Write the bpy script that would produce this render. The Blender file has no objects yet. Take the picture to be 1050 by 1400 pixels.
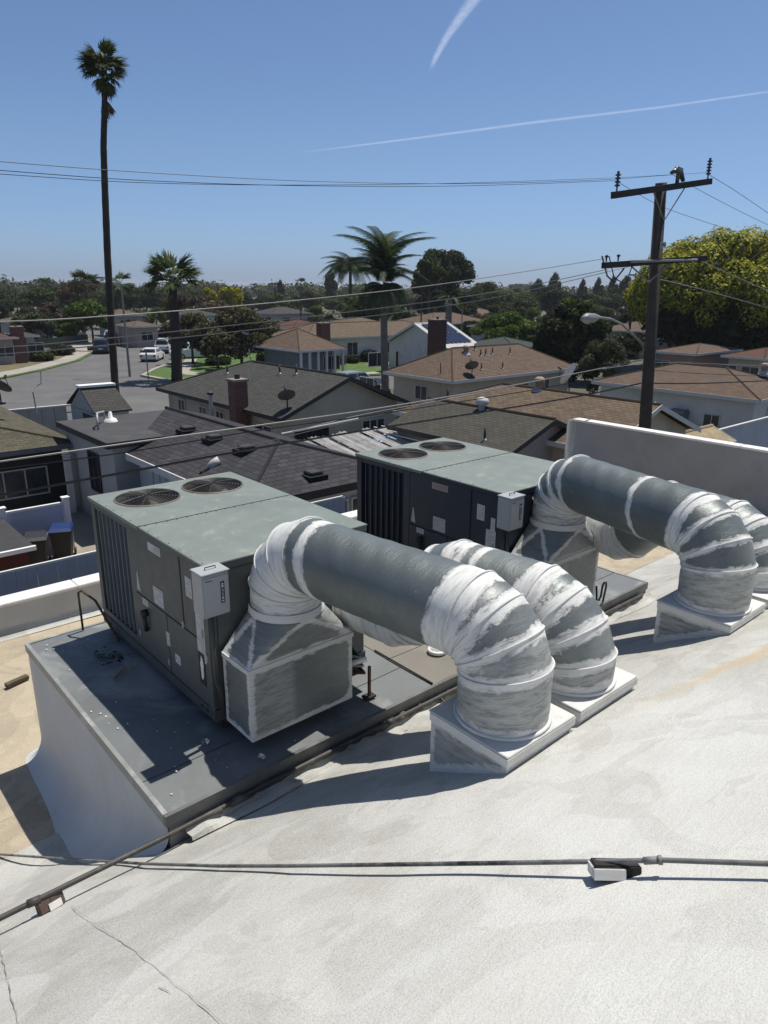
import bpy, bmesh, math, random
import numpy as np
from mathutils import Vector, Matrix
from math import sin, cos, pi, radians, sqrt, atan2
random.seed(7); RNG = np.random.default_rng(7)
SC = bpy.context.scene
COL = SC.collection
# ---------------------------------------------------------------- camera (X = along the alley, Y = away from the roof crest)
F_PX, PITCH, ROLL, HEAD, CAM_H = 971.0, radians(17.49), radians(0.56), radians(41.27), 8.0
f_h = Vector((sin(HEAD), cos(HEAD), 0)); r_h = Vector((cos(HEAD), -sin(HEAD), 0)); up = Vector((0, 0, 1))
c_f = f_h*cos(PITCH) - up*sin(PITCH)
u0 = f_h*sin(PITCH) + up*cos(PITCH)
c_r = r_h*cos(ROLL) + u0*sin(ROLL)
c_u = -r_h*sin(ROLL) + u0*cos(ROLL)
cam_d = bpy.data.cameras.new('camera'); cam = bpy.data.objects.new('camera', cam_d); COL.objects.link(cam)
cam.matrix_world = Matrix(((c_r.x, c_u.x, -c_f.x, 0), (c_r.y, c_u.y, -c_f.y, 0), (c_r.z, c_u.z, -c_f.z, CAM_H), (0, 0, 0, 1)))
cam_d.sensor_fit = 'VERTICAL'; cam_d.sensor_height = 24; cam_d.lens = 24*F_PX/1400
cam_d.clip_start = .05; cam_d.clip_end = 12000
SC.camera = cam
# ---------------------------------------------------------------- sky, sun, exposure
SUN_DIR = Vector((0.365, 0.03, 1)).normalized()
world = bpy.data.worlds.new('World'); SC.world = world; world.use_nodes = True
wn = world.node_tree
sky = wn.nodes.new('ShaderNodeTexSky'); sky.sky_type = 'NISHITA'; sky.sun_disc = False
sky.sun_elevation = math.asin(SUN_DIR.z); sky.sun_rotation = atan2(SUN_DIR.x, SUN_DIR.y)
sky.altitude = 10; sky.air_density = 1.0; sky.dust_density = 0.6; sky.ozone_density = 1.2
# clear spring sky, pale blue rather than yellow low down: the sky model tinted by height above the horizon
_tc = wn.nodes.new('ShaderNodeTexCoord'); _sp = wn.nodes.new('ShaderNodeSeparateXYZ'); wn.links.new(_tc.outputs['Generated'], _sp.inputs[0])
_rp = wn.nodes.new('ShaderNodeValToRGB'); wn.links.new(_sp.outputs[2], _rp.inputs[0]); _e = _rp.color_ramp.elements; _e.new(.06); _e.new(.16); _e.new(.4)
for _i, (_p, _c) in enumerate(((0, (.62, .86, 1.58)), (.06, (.72, .93, 1.42)), (.16, (.84, 1.0, 1.26)), (.4, (.86, .99, 1.18)), (1, (1.04, 1, .94)))): _e[_i].position = _p; _e[_i].color = (*_c, 1)
_mx = wn.nodes.new('ShaderNodeMix'); _mx.data_type = 'RGBA'; _mx.blend_type = 'MULTIPLY'; _mx.inputs[0].default_value = 1; _mx.clamp_result = False
wn.links.new(sky.outputs[0], _mx.inputs[6]); wn.links.new(_rp.outputs[0], _mx.inputs[7])
wn.links.new(_mx.outputs[2], wn.nodes['Background'].inputs[0]); wn.nodes['Background'].inputs[1].default_value = 0.058
sl = bpy.data.lights.new('sun', 'SUN'); sl.energy = 3.9; sl.angle = radians(.53); sl.color = (1, .94, .85)
so = bpy.data.objects.new('sun', sl); COL.objects.link(so); so.rotation_euler = (-SUN_DIR).to_track_quat('-Z', 'Y').to_euler(); so.location = (0, 0, 60)
SC.view_settings.view_transform = 'Standard'; SC.view_settings.look = 'None'; SC.view_settings.exposure = 0.45
SC.view_settings.gamma = 1; SC.view_settings.use_curve_mapping = False

# ---------------------------------------------------------------- pixel of the photograph -> point of the place
def ray(px, py):
    return (c_f + c_r*((px-525)/F_PX) - c_u*((py-700)/F_PX)).normalized()
O = Vector((0, 0, CAM_H))
def G(px, py, z=0.0):
    d = ray(px, py); return O + d*((z-CAM_H)/d.z)
def onY(px, py, y):
    d = ray(px, py); return O + d*(y/d.y)
def onX(px, py, x):
    d = ray(px, py); return O + d*(x/d.x)
def ztop(p, py):
    """height of the image row py on the vertical through p"""
    a = O.x*0
    lo, hi = -5., 60.
    for _ in range(50):
        m = (lo+hi)/2; q = Vector((p[0], p[1], m))-O
        y = 700 - F_PX*q.dot(c_u)/q.dot(c_f)
        if y > py: lo = m
        else: hi = m
    return m

# ---------------------------------------------------------------- materials
MATS = {}
def nodes_of(name):
    m = bpy.data.materials.new(name); m.use_nodes = True; nt = m.node_tree
    b = nt.nodes['Principled BSDF']; return m, nt, b
class N:
    """tiny node helper"""
    def __init__(s, nt): s.nt = nt
    def new(s, t, **kw):
        n = s.nt.nodes.new(t)
        for k, v in kw.items(): setattr(n, k, v)
        return n
    def link(s, a, b): s.nt.links.new(a, b)
    def coord(s, kind='Object'): return s.new('ShaderNodeTexCoord').outputs[kind]
    def mapv(s, v, sc=(1, 1, 1), rot=(0, 0, 0), loc=(0, 0, 0)):
        n = s.new('ShaderNodeMapping'); n.inputs['Scale'].default_value = sc; n.inputs['Rotation'].default_value = rot; n.inputs['Location'].default_value = loc
        s.link(v, n.inputs['Vector']); return n.outputs[0]
    def noise(s, v, scale, detail=4, rough=.55, dist=0):
        n = s.new('ShaderNodeTexNoise'); n.inputs['Scale'].default_value = scale; n.inputs['Detail'].default_value = detail
        n.inputs['Roughness'].default_value = rough; n.inputs['Distortion'].default_value = dist
        s.link(v, n.inputs['Vector']); return n.outputs['Fac']
    def ramp(s, f, stops, interp='LINEAR'):
        n = s.new('ShaderNodeValToRGB'); e = n.color_ramp.elements; n.color_ramp.interpolation = interp
        while len(e) < len(stops): e.new(.5)
        for i, (p, c) in enumerate(stops):
            e[i].position = p; e[i].color = (*c, 1) if len(c) == 3 else c
        s.link(f, n.inputs[0]); return n.outputs[0]
    def mix(s, f, a, b, mode='MIX'):
        n = s.new('ShaderNodeMix', data_type='RGBA', blend_type=mode)
        for i, x in ((0, f), (6, a), (7, b)):
            if isinstance(x, (int, float)): n.inputs[i].default_value = x
            elif isinstance(x, tuple): n.inputs[i].default_value = (*x, 1)
            else: s.link(x, n.inputs[i])
        return n.outputs[2]
    def math(s, op, a, b=0., c=None, clamp=False):
        n = s.new('ShaderNodeMath', operation=op, use_clamp=clamp)
        for i, x in enumerate((a, b) if c is None else (a, b, c)):
            if isinstance(x, (int, float)): n.inputs[i].default_value = x
            else: s.link(x, n.inputs[i])
        return n.outputs[0]
    def bump(s, h, strength, dist=.01, normal=None):
        n = s.new('ShaderNodeBump'); n.inputs['Strength'].default_value = strength; n.inputs['Distance'].default_value = dist
        s.link(h, n.inputs['Height'])
        if normal: s.link(normal, n.inputs['Normal'])
        return n.outputs[0]
def dim(c, k): return tuple(min(1, x*k) for x in c)
def plain(name, c, rough=.6, var=.18, scale=3., metal=0., bump=.15, bscale=40., spec=.5, stain=None, big=None):
    """one colour broken up by two noises, a fine relief, optional stain colour"""
    if name in MATS: return MATS[name]
    m, nt, b = nodes_of(name); n = N(nt); v = n.coord()
    f1 = n.noise(v, scale, 5, .6); f2 = n.noise(v, bscale, 3, .6)
    col = n.ramp(f1, [(.3, dim(c, 1-var)), (.7, dim(c, 1+var))])
    col = n.mix(n.math('MULTIPLY', f2, .25), col, dim(c, 1-var*1.5))
    if stain:
        sc, amt = stain
        f3 = n.noise(v, scale*.45, 6, .7, .6)
        col = n.mix(n.ramp(f3, [(.52, (0, 0, 0)), (.68, (amt,)*3)]), col, sc)
    n.link(col, b.inputs['Base Color']); b.inputs['Roughness'].default_value = rough; b.inputs['Metallic'].default_value = metal
    b.inputs['Specular IOR Level'].default_value = spec
    if bump: n.link(n.bump(f2, bump, .006), b.inputs['Normal'])
    MATS[name] = m; return m
def shingle(name, c, row=.14, wid=.3, var=.3, rough=.9):
    if name in MATS: return MATS[name]
    m, nt, b = nodes_of(name); n = N(nt); uv = n.coord('UV'); v = n.coord()
    br = n.new('ShaderNodeTexBrick'); n.link(uv, br.inputs['Vector'])
    br.inputs['Scale'].default_value = 1; br.inputs['Brick Width'].default_value = wid; br.inputs['Row Height'].default_value = row
    br.inputs['Mortar Size'].default_value = .012; br.inputs['Mortar Smooth'].default_value = .3; br.offset = .5
    br.inputs['Color1'].default_value = (*dim(c, 1-var), 1); br.inputs['Color2'].default_value = (*dim(c, 1+var), 1); br.inputs['Mortar'].default_value = (*dim(c, .35), 1)
    f = n.noise(v, .7, 6, .65); g = n.noise(v, 30, 2)
    col = n.mix(n.ramp(f, [(.35, (0, 0, 0)), (.75, (.5, .5, .5))]), br.outputs['Color'], dim(c, .72))
    col = n.mix(n.math('MULTIPLY', g, .35), col, dim(c, 1.25))
    n.link(col, b.inputs['Base Color']); b.inputs['Roughness'].default_value = rough; b.inputs['Specular IOR Level'].default_value = .2
    sep = n.new('ShaderNodeSeparateXYZ'); n.link(uv, sep.inputs[0])
    saw = n.math('FRACT', n.math('DIVIDE', sep.outputs[1], row))
    h = n.math('ADD', n.math('MULTIPLY', n.math('SUBTRACT', 1., saw), .6), n.math('MULTIPLY', br.outputs['Fac'], -.7))
    n.link(n.bump(h, .8, .02), b.inputs['Normal'])
    MATS[name] = m; return m
def glass(name='window_glass', c=(.02, .025, .03)):
    if name in MATS: return MATS[name]
    m, nt, b = nodes_of(name); n = N(nt)
    f = n.noise(n.coord(), 1.2, 3)
    n.link(n.ramp(f, [(.3, dim(c, .5)), (.7, dim(c, 1.8))]), b.inputs['Base Color'])
    b.inputs['Roughness'].default_value = .12; MATS[name] = m; return m
def leafmat(name, cols, rough=.55, trans=.25):
    if name in MATS: return MATS[name]
    m, nt, b = nodes_of(name); n = N(nt)
    g = n.new('ShaderNodeNewGeometry')
    k = len(cols)-1
    col = n.ramp(g.outputs['Random Per Island'], [(i/k, c) for i, c in enumerate(cols)])
    n.link(col, b.inputs['Base Color']); b.inputs['Roughness'].default_value = rough+.15; b.inputs['Specular IOR Level'].default_value = .15
    tr = n.new('ShaderNodeBsdfTranslucent'); n.link(n.mix(1., col, (1.3, 1.25, .7), 'MULTIPLY'), tr.inputs[0])
    mx = n.new('ShaderNodeMixShader'); mx.inputs[0].default_value = trans
    n.link(b.outputs[0], mx.inputs[1]); n.link(tr.outputs[0], mx.inputs[2]); n.link(mx.outputs[0], nt.nodes['Material Output'].inputs[0])
    MATS[name] = m; return m

# ---------------------------------------------------------------- mesh builder
class MB:
    def __init__(s): s.v = []; s.f = []; s.uv = None
    def quad(s, *p):
        i = len(s.v); s.v += [tuple(q) for q in p]; s.f.append(tuple(range(i, i+len(p)))); return s
    def box(s, x0, x1, y0, y1, z0, z1, M=None):
        p = [(x0, y0, z0), (x1, y0, z0), (x1, y1, z0), (x0, y1, z0), (x0, y0, z1), (x1, y0, z1), (x1, y1, z1), (x0, y1, z1)]
        if M is not None: p = [tuple(M @ Vector(q)) for q in p]
        i = len(s.v); s.v += p
        s.f += [tuple(i+k for k in q) for q in ((0, 3, 2, 1), (4, 5, 6, 7), (0, 1, 5, 4), (1, 2, 6, 5), (2, 3, 7, 6), (3, 0, 4, 7))]; return s
    def prism(s, poly, z0, z1, M=None):
        n = len(poly); i = len(s.v)
        a = sum(poly[k][0]*poly[(k+1) % n][1]-poly[(k+1) % n][0]*poly[k][1] for k in range(n))
        if a < 0: poly = poly[::-1]
        p = [(q[0], q[1], z0) for q in poly]+[(q[0], q[1], z1) for q in poly]
        if M is not None: p = [tuple(M @ Vector(q)) for q in p]
        s.v += p
        s.f.append(tuple(i+k for k in reversed(range(n)))); s.f.append(tuple(i+n+k for k in range(n)))
        for k in range(n): s.f.append((i+k, i+(k+1) % n, i+n+(k+1) % n, i+n+k))
        return s
    def tube(s, pts, r, seg=8, cap=True):
        pts = [Vector(p) for p in pts]; n = len(pts); rs = r if hasattr(r, '__len__') else [r]*n
        i0 = len(s.v); ref = None
        for k in range(n):
            d = (pts[min(k+1, n-1)]-pts[max(k-1, 0)])
            if d.length < 1e-9: d = Vector((0, 0, 1))
            d.normalize()
            if ref is None: ref = Vector((0, 0, 1)) if abs(d.z) < .9 else Vector((1, 0, 0))
            a = d.cross(ref).normalized(); b = d.cross(a).normalized(); ref = -b if (-b).dot(ref) > 0 else b
            a = d.cross(ref).normalized(); b = a.cross(d)
            for j in range(seg):
                t = 2*pi*j/seg; s.v.append(tuple(pts[k]+(a*cos(t)+b*sin(t))*rs[k]))
        for k in range(n-1):
            for j in range(seg):
                s.f.append((i0+k*seg+j, i0+k*seg+(j+1) % seg, i0+(k+1)*seg+(j+1) % seg, i0+(k+1)*seg+j))
        if cap:
            s.f.append(tuple(i0+j for j in reversed(range(seg)))); s.f.append(tuple(i0+(n-1)*seg+j for j in range(seg)))
        return s
    def cyl(s, c, r, z0, z1, seg=20, r2=None):
        return s.tube([(c[0], c[1], z0), (c[0], c[1], z1)], [r, r if r2 is None else r2], seg)
    def lathe(s, c, prof, seg=20):
        i0 = len(s.v)
        for r, z in prof:
            for j in range(seg): s.v.append((c[0]+r*cos(2*pi*j/seg), c[1]+r*sin(2*pi*j/seg), c[2]+z))
        for k in range(len(prof)-1):
            for j in range(seg): s.f.append((i0+k*seg+j, i0+k*seg+(j+1) % seg, i0+(k+1)*seg+(j+1) % seg, i0+(k+1)*seg+j))
        return s
    def build(s, name, mat, parent=None, smooth=False, bevel=0., fix=False):
        me = bpy.data.meshes.new(name); me.from_pydata(s.v, [], s.f)
        if s.uv is not None:
            l = me.uv_layers.new(name='UVMap'); l.data.foreach_set('uv', np.array(s.uv, dtype=np.float32).ravel())
        for m in (mat if isinstance(mat, (list, tuple)) else [mat]): me.materials.append(m)
        if fix:
            bm = bmesh.new(); bm.from_mesh(me); bmesh.ops.remove_doubles(bm, verts=bm.verts, dist=1e-5); bmesh.ops.recalc_face_normals(bm, faces=bm.faces); bm.to_mesh(me); bm.free()
        if bevel:
            bm = bmesh.new(); bm.from_mesh(me)
            bmesh.ops.bevel(bm, geom=list(bm.edges), offset=bevel, segments=2, affect='EDGES', clamp_overlap=True); bm.to_mesh(me); bm.free()
        if smooth: me.polygons.foreach_set('use_smooth', [True]*len(me.polygons))
        me.update()
        o = bpy.data.objects.new(name, me); COL.objects.link(o)
        if parent is not None: o.parent = parent; o.matrix_parent_inverse = Matrix.Translation(-parent.location) if parent.rotation_euler.z == 0 else Matrix.Identity(4)
        return o
def link_mesh(name, me, parent=None, loc=None, M=None):
    o = bpy.data.objects.new(name, me); COL.objects.link(o)
    if parent is not None: o.parent = parent
    if loc is not None: o.location = loc
    if M is not None: o.matrix_local = M
    return o
def thing(name, label, cat, loc=(0, 0, 0), rz=0., group=None):
    o = bpy.data.objects.new(name, None); COL.objects.link(o); o.location = loc; o.rotation_euler = (0, 0, rz); o.empty_display_size = .2
    o['label'] = label; o['category'] = cat
    if group: o['group'] = group
    return o
def tag(o, label, cat, group=None):
    o['label'] = label; o['category'] = cat
    if group: o['group'] = group
    return o
def struct(o): o['kind'] = 'structure'; return o
def copy_tree(o, parent=None):
    c = o.copy(); COL.objects.link(c); c.parent = parent
    for ch in list(o.children): copy_tree(ch, c)
    return c
def Bx(name, mat, parent, *a, bevel=0., M=None): return MB().box(*a, M=M).build(name, mat, parent, bevel=bevel)
# ================================================================= OUR OWN ROOF
def zroof(y): return 6.5-.42*y-.03*y*y
ZF = 3.55
def zsurf(y, k=.16):
    a = zroof(y); d = (a-ZF)/k
    return ZF + k*(math.log1p(math.exp(-abs(d))) + max(d, 0))
def roof_material(name, base, warm, crack=True):
    m, nt, b = nodes_of(name); n = N(nt); v = n.coord()
    f1 = n.noise(v, .8, 6, .66, .6); f2 = n.noise(v, 3.2, 5, .65); f3 = n.noise(v, 150, 4, .75); f4 = n.noise(n.mapv(v, (1.2, 5, 1), (0, 0, .5)), 2.2, 6, .7, .8)
    col = n.mix(n.ramp(f1, [(.42, (0, 0, 0)), (.74, (.9, .9, .9))]), base, warm)
    col = n.mix(n.ramp(f2, [(.42, (0, 0, 0)), (.72, (.6,)*3)]), col, dim(warm, .80))
    col = n.mix(n.ramp(f4, [(.58, (0, 0, 0)), (.72, (.35,)*3)]), col, dim(base, 1.15))
    col = n.mix(n.ramp(f3, [(.40, (.75,)*3), (.54, (0, 0, 0))]), col, dim(base, .45))
    sy = n.new('ShaderNodeSeparateXYZ'); n.link(v, sy.inputs[0])      # coat mixed paler up toward the crest
    cr = n.math('DIVIDE', n.math('SUBTRACT', 2.5, n.math('ADD', sy.outputs[1], n.math('MULTIPLY', n.math('SUBTRACT', f1, .5), 2.2))), 1.4, clamp=True)
    if crack: col = n.mix(n.math('MULTIPLY', cr, .30), col, dim(base, 1.62))
    pt = n.noise(v, 1.05, 3, .5, 1.2); col = n.mix(n.ramp(pt, [(.495, (0, 0, 0)), (.515, (.16,)*3)]), col, dim(base, 1.5))
    pt2 = n.noise(n.mapv(v, (1, 1, 1), loc=(7, 3, 0)), 1.7, 4, .6, 1.5); col = n.mix(n.ramp(pt2, [(.56, (0, 0, 0)), (.585, (.20,)*3)]), col, dim(warm, .72))
    # rust-yellow run-off streak up the slope on the right
    s = n.new('ShaderNodeSeparateXYZ'); n.link(v, s.inputs[0])
    w = n.math('ADD', n.math('SUBTRACT', s.outputs[1], 1.62), n.math('MULTIPLY', n.math('SUBTRACT', s.outputs[0], 3.8), .30))
    w = n.math('ADD', w, n.math('MULTIPLY', n.math('SUBTRACT', n.noise(v, 3, 4), .5), .22))
    st = n.math('SUBTRACT', 1., n.math('DIVIDE', n.math('ABSOLUTE', w), .10), clamp=True)
    st = n.math('MULTIPLY', st, n.math('MULTIPLY', n.math('SUBTRACT', s.outputs[0], 3.35), 1.2, clamp=True), clamp=True)
    col = n.mix(n.math('MULTIPLY', st, .55), col, (.50, .36, .16))
    n.link(col, b.inputs['Base Color']); b.inputs['Roughness'].default_value = .85; b.inputs['Specular IOR Level'].default_value = .25
    h = n.math('ADD', n.math('MULTIPLY', f3, .5), n.math('MULTIPLY', f4, 1.2))
    n.link(n.bump(h, .75, .010), b.inputs['Normal']); MATS[name] = m; return m
M_WROOF = roof_material('white_roof_coating', (.49, .495, .475), (.425, .415, .36))
M_TROOF = roof_material('tan_roof_coating', (.46, .40, .30), (.36, .31, .23), False)
M_SIDE = plain('grey_white_coated_wall', (.255, .26, .27), .8, .10, 1.5, stain=((.20, .20, .20), .8), bump=.3, bscale=90)
M_PARA = plain('parapet_paint', (.44, .45, .44), .8, .12, 1.3, stain=((.30, .30, .29), .7), bump=.3, bscale=60)
M_CAP = plain('white_parapet_cap', (.66, .66, .64), .7, .08, 3, stain=((.45, .44, .4), .5))
M_DARK = plain('dark_gap', (.03, .03, .03), .9)

bld = thing('commercial_building', 'white coated bow roof building under the rooftop air conditioners', 'building', (0, 0, 0))
def height_sheet(name, x0, x1, y0, y1, nx, ny, mat, parent):
    xs = np.linspace(x0, x1, nx); ys = np.linspace(y0, y1, ny); V = []; 
    ph = RNG.uniform(0, 6, 8)
    for y in ys:
        for x in xs:
            w = .006*sin(2.1*x+1.3*y+ph[0])+.005*sin(4.3*y-1.7*x+ph[1])+.003*sin(7*x+ph[2])*sin(6*y+ph[3])
            V.append((x, y, zsurf(y)+w))
    Fc = [(j*nx+i, j*nx+i+1, (j+1)*nx+i+1, (j+1)*nx+i) for j in range(ny-1) for i in range(nx-1)]
    mb = MB(); mb.v = V; mb.f = Fc; return mb.build(name, mat, parent, smooth=True)
YB = 5.48
height_sheet('barrel_roof', -12, 14.6, -10, YB, 150, 150, M_WROOF, bld)
height_sheet('flat_roof', -12, 14.6, YB, 9.66, 130, 30, M_TROOF, bld)
# back parapet: cap in lengths, sloped cant at its foot
Bx('parapet_wall', M_PARA, bld, -12, 14.58, 9.64, 9.86, 0, 3.98)
for i in range(9):
    x = -12+i*2.96; Bx('parapet_cap', M_CAP, bld, x, x+2.955, 9.60, 9.90, 3.985, 4.03, bevel=.008)
mb = MB()
for i in range(60):
    xa = -12+i*.443; xb = xa+.443
    for k in range(4):
        a0 = k/4*pi/2; a1 = (k+1)/4*pi/2; R_ = .14
        q = lambda a: (9.645-R_+R_*sin(a), ZF+.012+R_-R_*cos(a))
        mb.quad((xa, *q(a0)), (xb, *q(a0)), (xb, *q(a1)), (xa, *q(a1)))
mb.build('parapet_cant', M_WROOF, bld, smooth=True)
# right hand side wall, rising above the roof
Bx('side_wall', M_SIDE, bld, 14.62, 14.84, -10, 9.7, 0, 5.0)
for i in range(5):
    y = -10+i*3.96; Bx('side_wall_cap', M_CAP, bld, 14.585, 14.875, y, y+3.95, 5.002, 5.045, bevel=.006)
Bx('side_wall_end_trim', M_CAP, bld, 14.60, 14.86, 9.865, 9.93, 0, 5.0)
Bx('front_wall', M_SIDE, bld, -12, 14.6, -10.2, -10, 0, 6.9)
Bx('left_wall', M_SIDE, bld, -12.2, -12, -10, 9.86, 0, 3.5)
# hairline cracks and joints of the coating
def on_roof(px, py, off=0.):
    d = ray(px, py); k = .8
    while k < 16:
        p = O+d*k
        if p.z < zsurf(p.y)+off: return Vector((p.x, p.y, zsurf(p.y)+off))
        k += .003
def strip(name, pts, w, mat, parent, lift=.012, jit=.004):
    mb = MB(); P = []
    for a, b in zip(pts[:-1], pts[1:]):
        n_ = max(2, int((b-a).length/.05))
        for i in range(n_): P.append(a.lerp(b, i/n_))
    P.append(pts[-1]); P = [Vector((p.x+random.uniform(-jit, jit), p.y+random.uniform(-jit, jit), 0)) for p in P]
    for a, b in zip(P[:-1], P[1:]):
        d = (b-a).normalized(); s = Vector((-d.y, d.x, 0))*w*random.uniform(.3, 1)/2
        z = lambda q: zsurf(q.y)+lift
        mb.quad(*[(q.x, q.y, z(q)) for q in (a-s, b-s, b+s, a+s)])
    return mb.build(name, mat, parent)
M_CRACK = plain('crack_dark', (.27, .265, .25), .9, bump=0)
strip('roof_crack', [on_roof(*p) for p in ((97, 1240), (135, 1268), (170, 1293), (235, 1345), (290, 1386), (340, 1440))], .004, M_CRACK, bld)
strip('roof_crack', [on_roof(*p) for p in ((0, 1295), (10, 1340), (25, 1400), (32, 1440))], .004, M_CRACK, bld)
strip('roof_crack', [on_roof(*p) for p in ((0, 1318), (15, 1308))], .004, M_CRACK, bld)
strip('roof_crack', [on_roof(*p) for p in ((218, 1352), (226, 1356), (235, 1362))], .004, M_CRACK, bld)

# ================================================================= EQUIPMENT PLATFORM
M_PLT = plain('grey_platform_sheet', (.145, .158, .162), .55, .16, 2.2, stain=((.33, .34, .33), .75), bump=.25, bscale=35)
M_PLT2 = plain('taupe_platform_sheet', (.17, .16, .14), .65, .16, 1.6, stain=((.30, .29, .26), .7), bump=.25, bscale=35)
M_FLASH = plain('platform_edge_flashing', (.22, .23, .23), .45, .15, 6, stain=((.5, .5, .49), .7), bump=.2)
ZP = 4.78; PX0, PX1, PY0, PY1 = 1.43, 7.30, 3.70, 6.70
plat = thing('equipment_platform', 'long grey sheet covered platform carrying both rooftop units', 'platform', (PX0, PY0, ZF))
def sheet(x0, x1, y0, y1, mat, z=ZP):
    nx, ny = max(2, int((x1-x0)/.15)), max(2, int((y1-y0)/.15)); V = []
    mb = MB()
    for j in range(ny+1):
        for i in range(nx+1):
            x = x0+(x1-x0)*i/nx; y = y0+(y1-y0)*j/ny
            V.append((x, y, z+.003*sin(x*7+y*3)+.003*sin(y*6-x*2)))
    mb.v = V; mb.f = [(j*(nx+1)+i, j*(nx+1)+i+1, (j+1)*(nx+1)+i+1, (j+1)*(nx+1)+i) for j in range(ny) for i in range(nx)]
    n0 = len(mb.v)
    mb.box(x0, x1, y0, y1, z-.03, z-.004)
    return mb.build('top_sheet', mat, plat, smooth=False)
for (a, b_, c, d, m_) in ((PX0+.02, 3.83, 4.12, PY1, M_PLT), (PX0+.02, 3.83, PY0+.02, 4.112, M_PLT), (3.838, 5.0, 4.30, PY1, M_PLT2), (3.838, 5.0, PY0+.02, 4.292, M_PLT2), (5.008, PX1, 4.12, PY1, M_PLT), (5.008, PX1, PY0+.02, 4.112, M_PLT)):
    sheet(a, b_, c, d, m_)
Bx('edge_flashing', plain('shaded_edge_flashing', (.13, .135, .135), .5, .3, 5, stain=((.05, .05, .05), .8)), plat, PX0-.012, PX1+.012, PY0-.012, PY0+.018, 4.705, ZP+.006)  # shade under hood and ducts put into the front flashing's colour
Bx('edge_flashing', M_FLASH, plat, PX0-.014, PX0+.018, PY0+.02, PY1+.012, 4.705, ZP+.007)
Bx('edge_flashing', M_FLASH, plat, PX1-.018, PX1+.014, PY0+.02, PY1+.012, 4.64, ZP+.007)
Bx('edge_flashing', M_FLASH, plat, PX0+.02, PX1-.02, PY1-.018, PY1+.012, 4.66, ZP+.006)
# the coated curb wall flares out at its foot
mb = MB(); path = []
for i in range(25): y = PY0+.0+(PY1-PY0-.0)*i/24; path.append((PX0, y, -1, 0, .08+.22*sin(pi*min(1, max(0, (y-PY0)/(PY1-PY0)))**.8)+.12*(y-PY0)/(PY1-PY0)))
for k in range(1, 9): a = k/9*pi/2; path.append((PX0, PY1, -cos(a), sin(a), .20))
for i in range(30): path.append((PX0+(PX1-PX0)*i/29, PY1, 0, 1, .20))
for i in range(1, 9): a = k*0+i/9*pi/2; path.append((PX1, PY1, sin(a), cos(a), .20))
for i in range(25): y = PY1-(PY1-PY0)*i/24; path.append((PX1, y, 1, 0, .08+.22*sin(pi*min(1, max(0, (y-PY0)/(PY1-PY0)))**.8)+.12*(y-PY0)/(PY1-PY0)))
K = 12
for (x, y, nx_, ny_, R_) in path:
    zs = zsurf(y+ny_*R_)-.01; top = 4.70
    Rv = min(R_*1.25, (top-zs)*.85)
    mb.v.append((x+nx_*.0, y+ny_*.0, top))
    for j in range(K):
        a = j/(K-1)*pi/2
        xx = x+nx_*R_*(1-cos(a)); yy = y+ny_*R_*(1-cos(a)); zz = zs+Rv*(1-sin(a)) if ny_ else zsurf(y)-.01+Rv*(1-sin(a))
        mb.v.append((xx, yy, zz))
for i in range(len(path)-1):
    for j in range(K):
        a = i*(K+1)+j; mb.f.append((a, a+1, a+K+2, a+K+1))
mb.build('curb_wall', plain('bluish_white_coating', (.50, .51, .52), .75, .08, 1.2, stain=((.40, .39, .36), .5), bump=.25, bscale=120), plat, smooth=True)
Bx('front_wall', M_SIDE, plat, PX0+.01, PX1-.01, PY0+.005, PY0+.16, 4.1, 4.74)
mb = MB(); nn_ = 160; rows = []
for i in range(nn_+1):
    x = PX0+.1+(PX1-PX0-.05)*i/nn_; w1 = .012*sin(x*9)+.010*sin(x*23+1); y1 = PY0-.14+min(1, i/30)*(-.09+.05*sin(x*3.1)+.03*sin(x*7.7+2))*min(1, (nn_-i)/12+.1)
    rows.append([(x, PY0-.016, 4.665+w1*.4), (x, PY0-.06, 4.635+w1), (x, PY0-.13, zsurf(PY0-.13)+.035+w1*.6), (x, y1, zsurf(y1)+.004)])
for i in range(nn_):
    for j in range(3): mb.quad(rows[i+1][j], rows[i][j], rows[i][j+1], rows[i+1][j+1])
mb.build('cant_strip', M_WROOF, plat, smooth=True)
# lumpy mastic between the platform and the roof
mb = MB(); P = []
for i in range(115):
    x = PX0+.25+i*.048; P.append((x, PY0-.035+random.uniform(-.012, .012), 4.668+random.uniform(-.010, .010)))
mb.tube(P, [.018+random.uniform(-.010, .014) for _ in P], 8)
o = mb.build('mastic_bead', plain('old_mastic', (.12, .115, .10), .95, .5, 9, stain=((.02, .02, .02), 1.), bump=.6), plat, smooth=True)
M_FLECK = plain('bird_dropping', (.6, .6, .57), .9, bump=0)
mb = MB()
for i in range(110):
    x = random.choice([random.uniform(1.48, 2.0), random.uniform(1.5, 3.0), random.uniform(5, 7.2)]); y = random.uniform(PY0+.05, PY1-.1)
    r = random.uniform(.002, .010); n_ = 6
    mb.quad(*[(x+r*random.uniform(.5, 1.2)*cos(2*pi*k/n_), y+r*random.uniform(.5, 2)*sin(2*pi*k/n_), ZP+.0105) for k in range(n_)])
o = mb.build('dropping_spots', M_FLECK, plat); o['kind'] = 'stuff'

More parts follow.
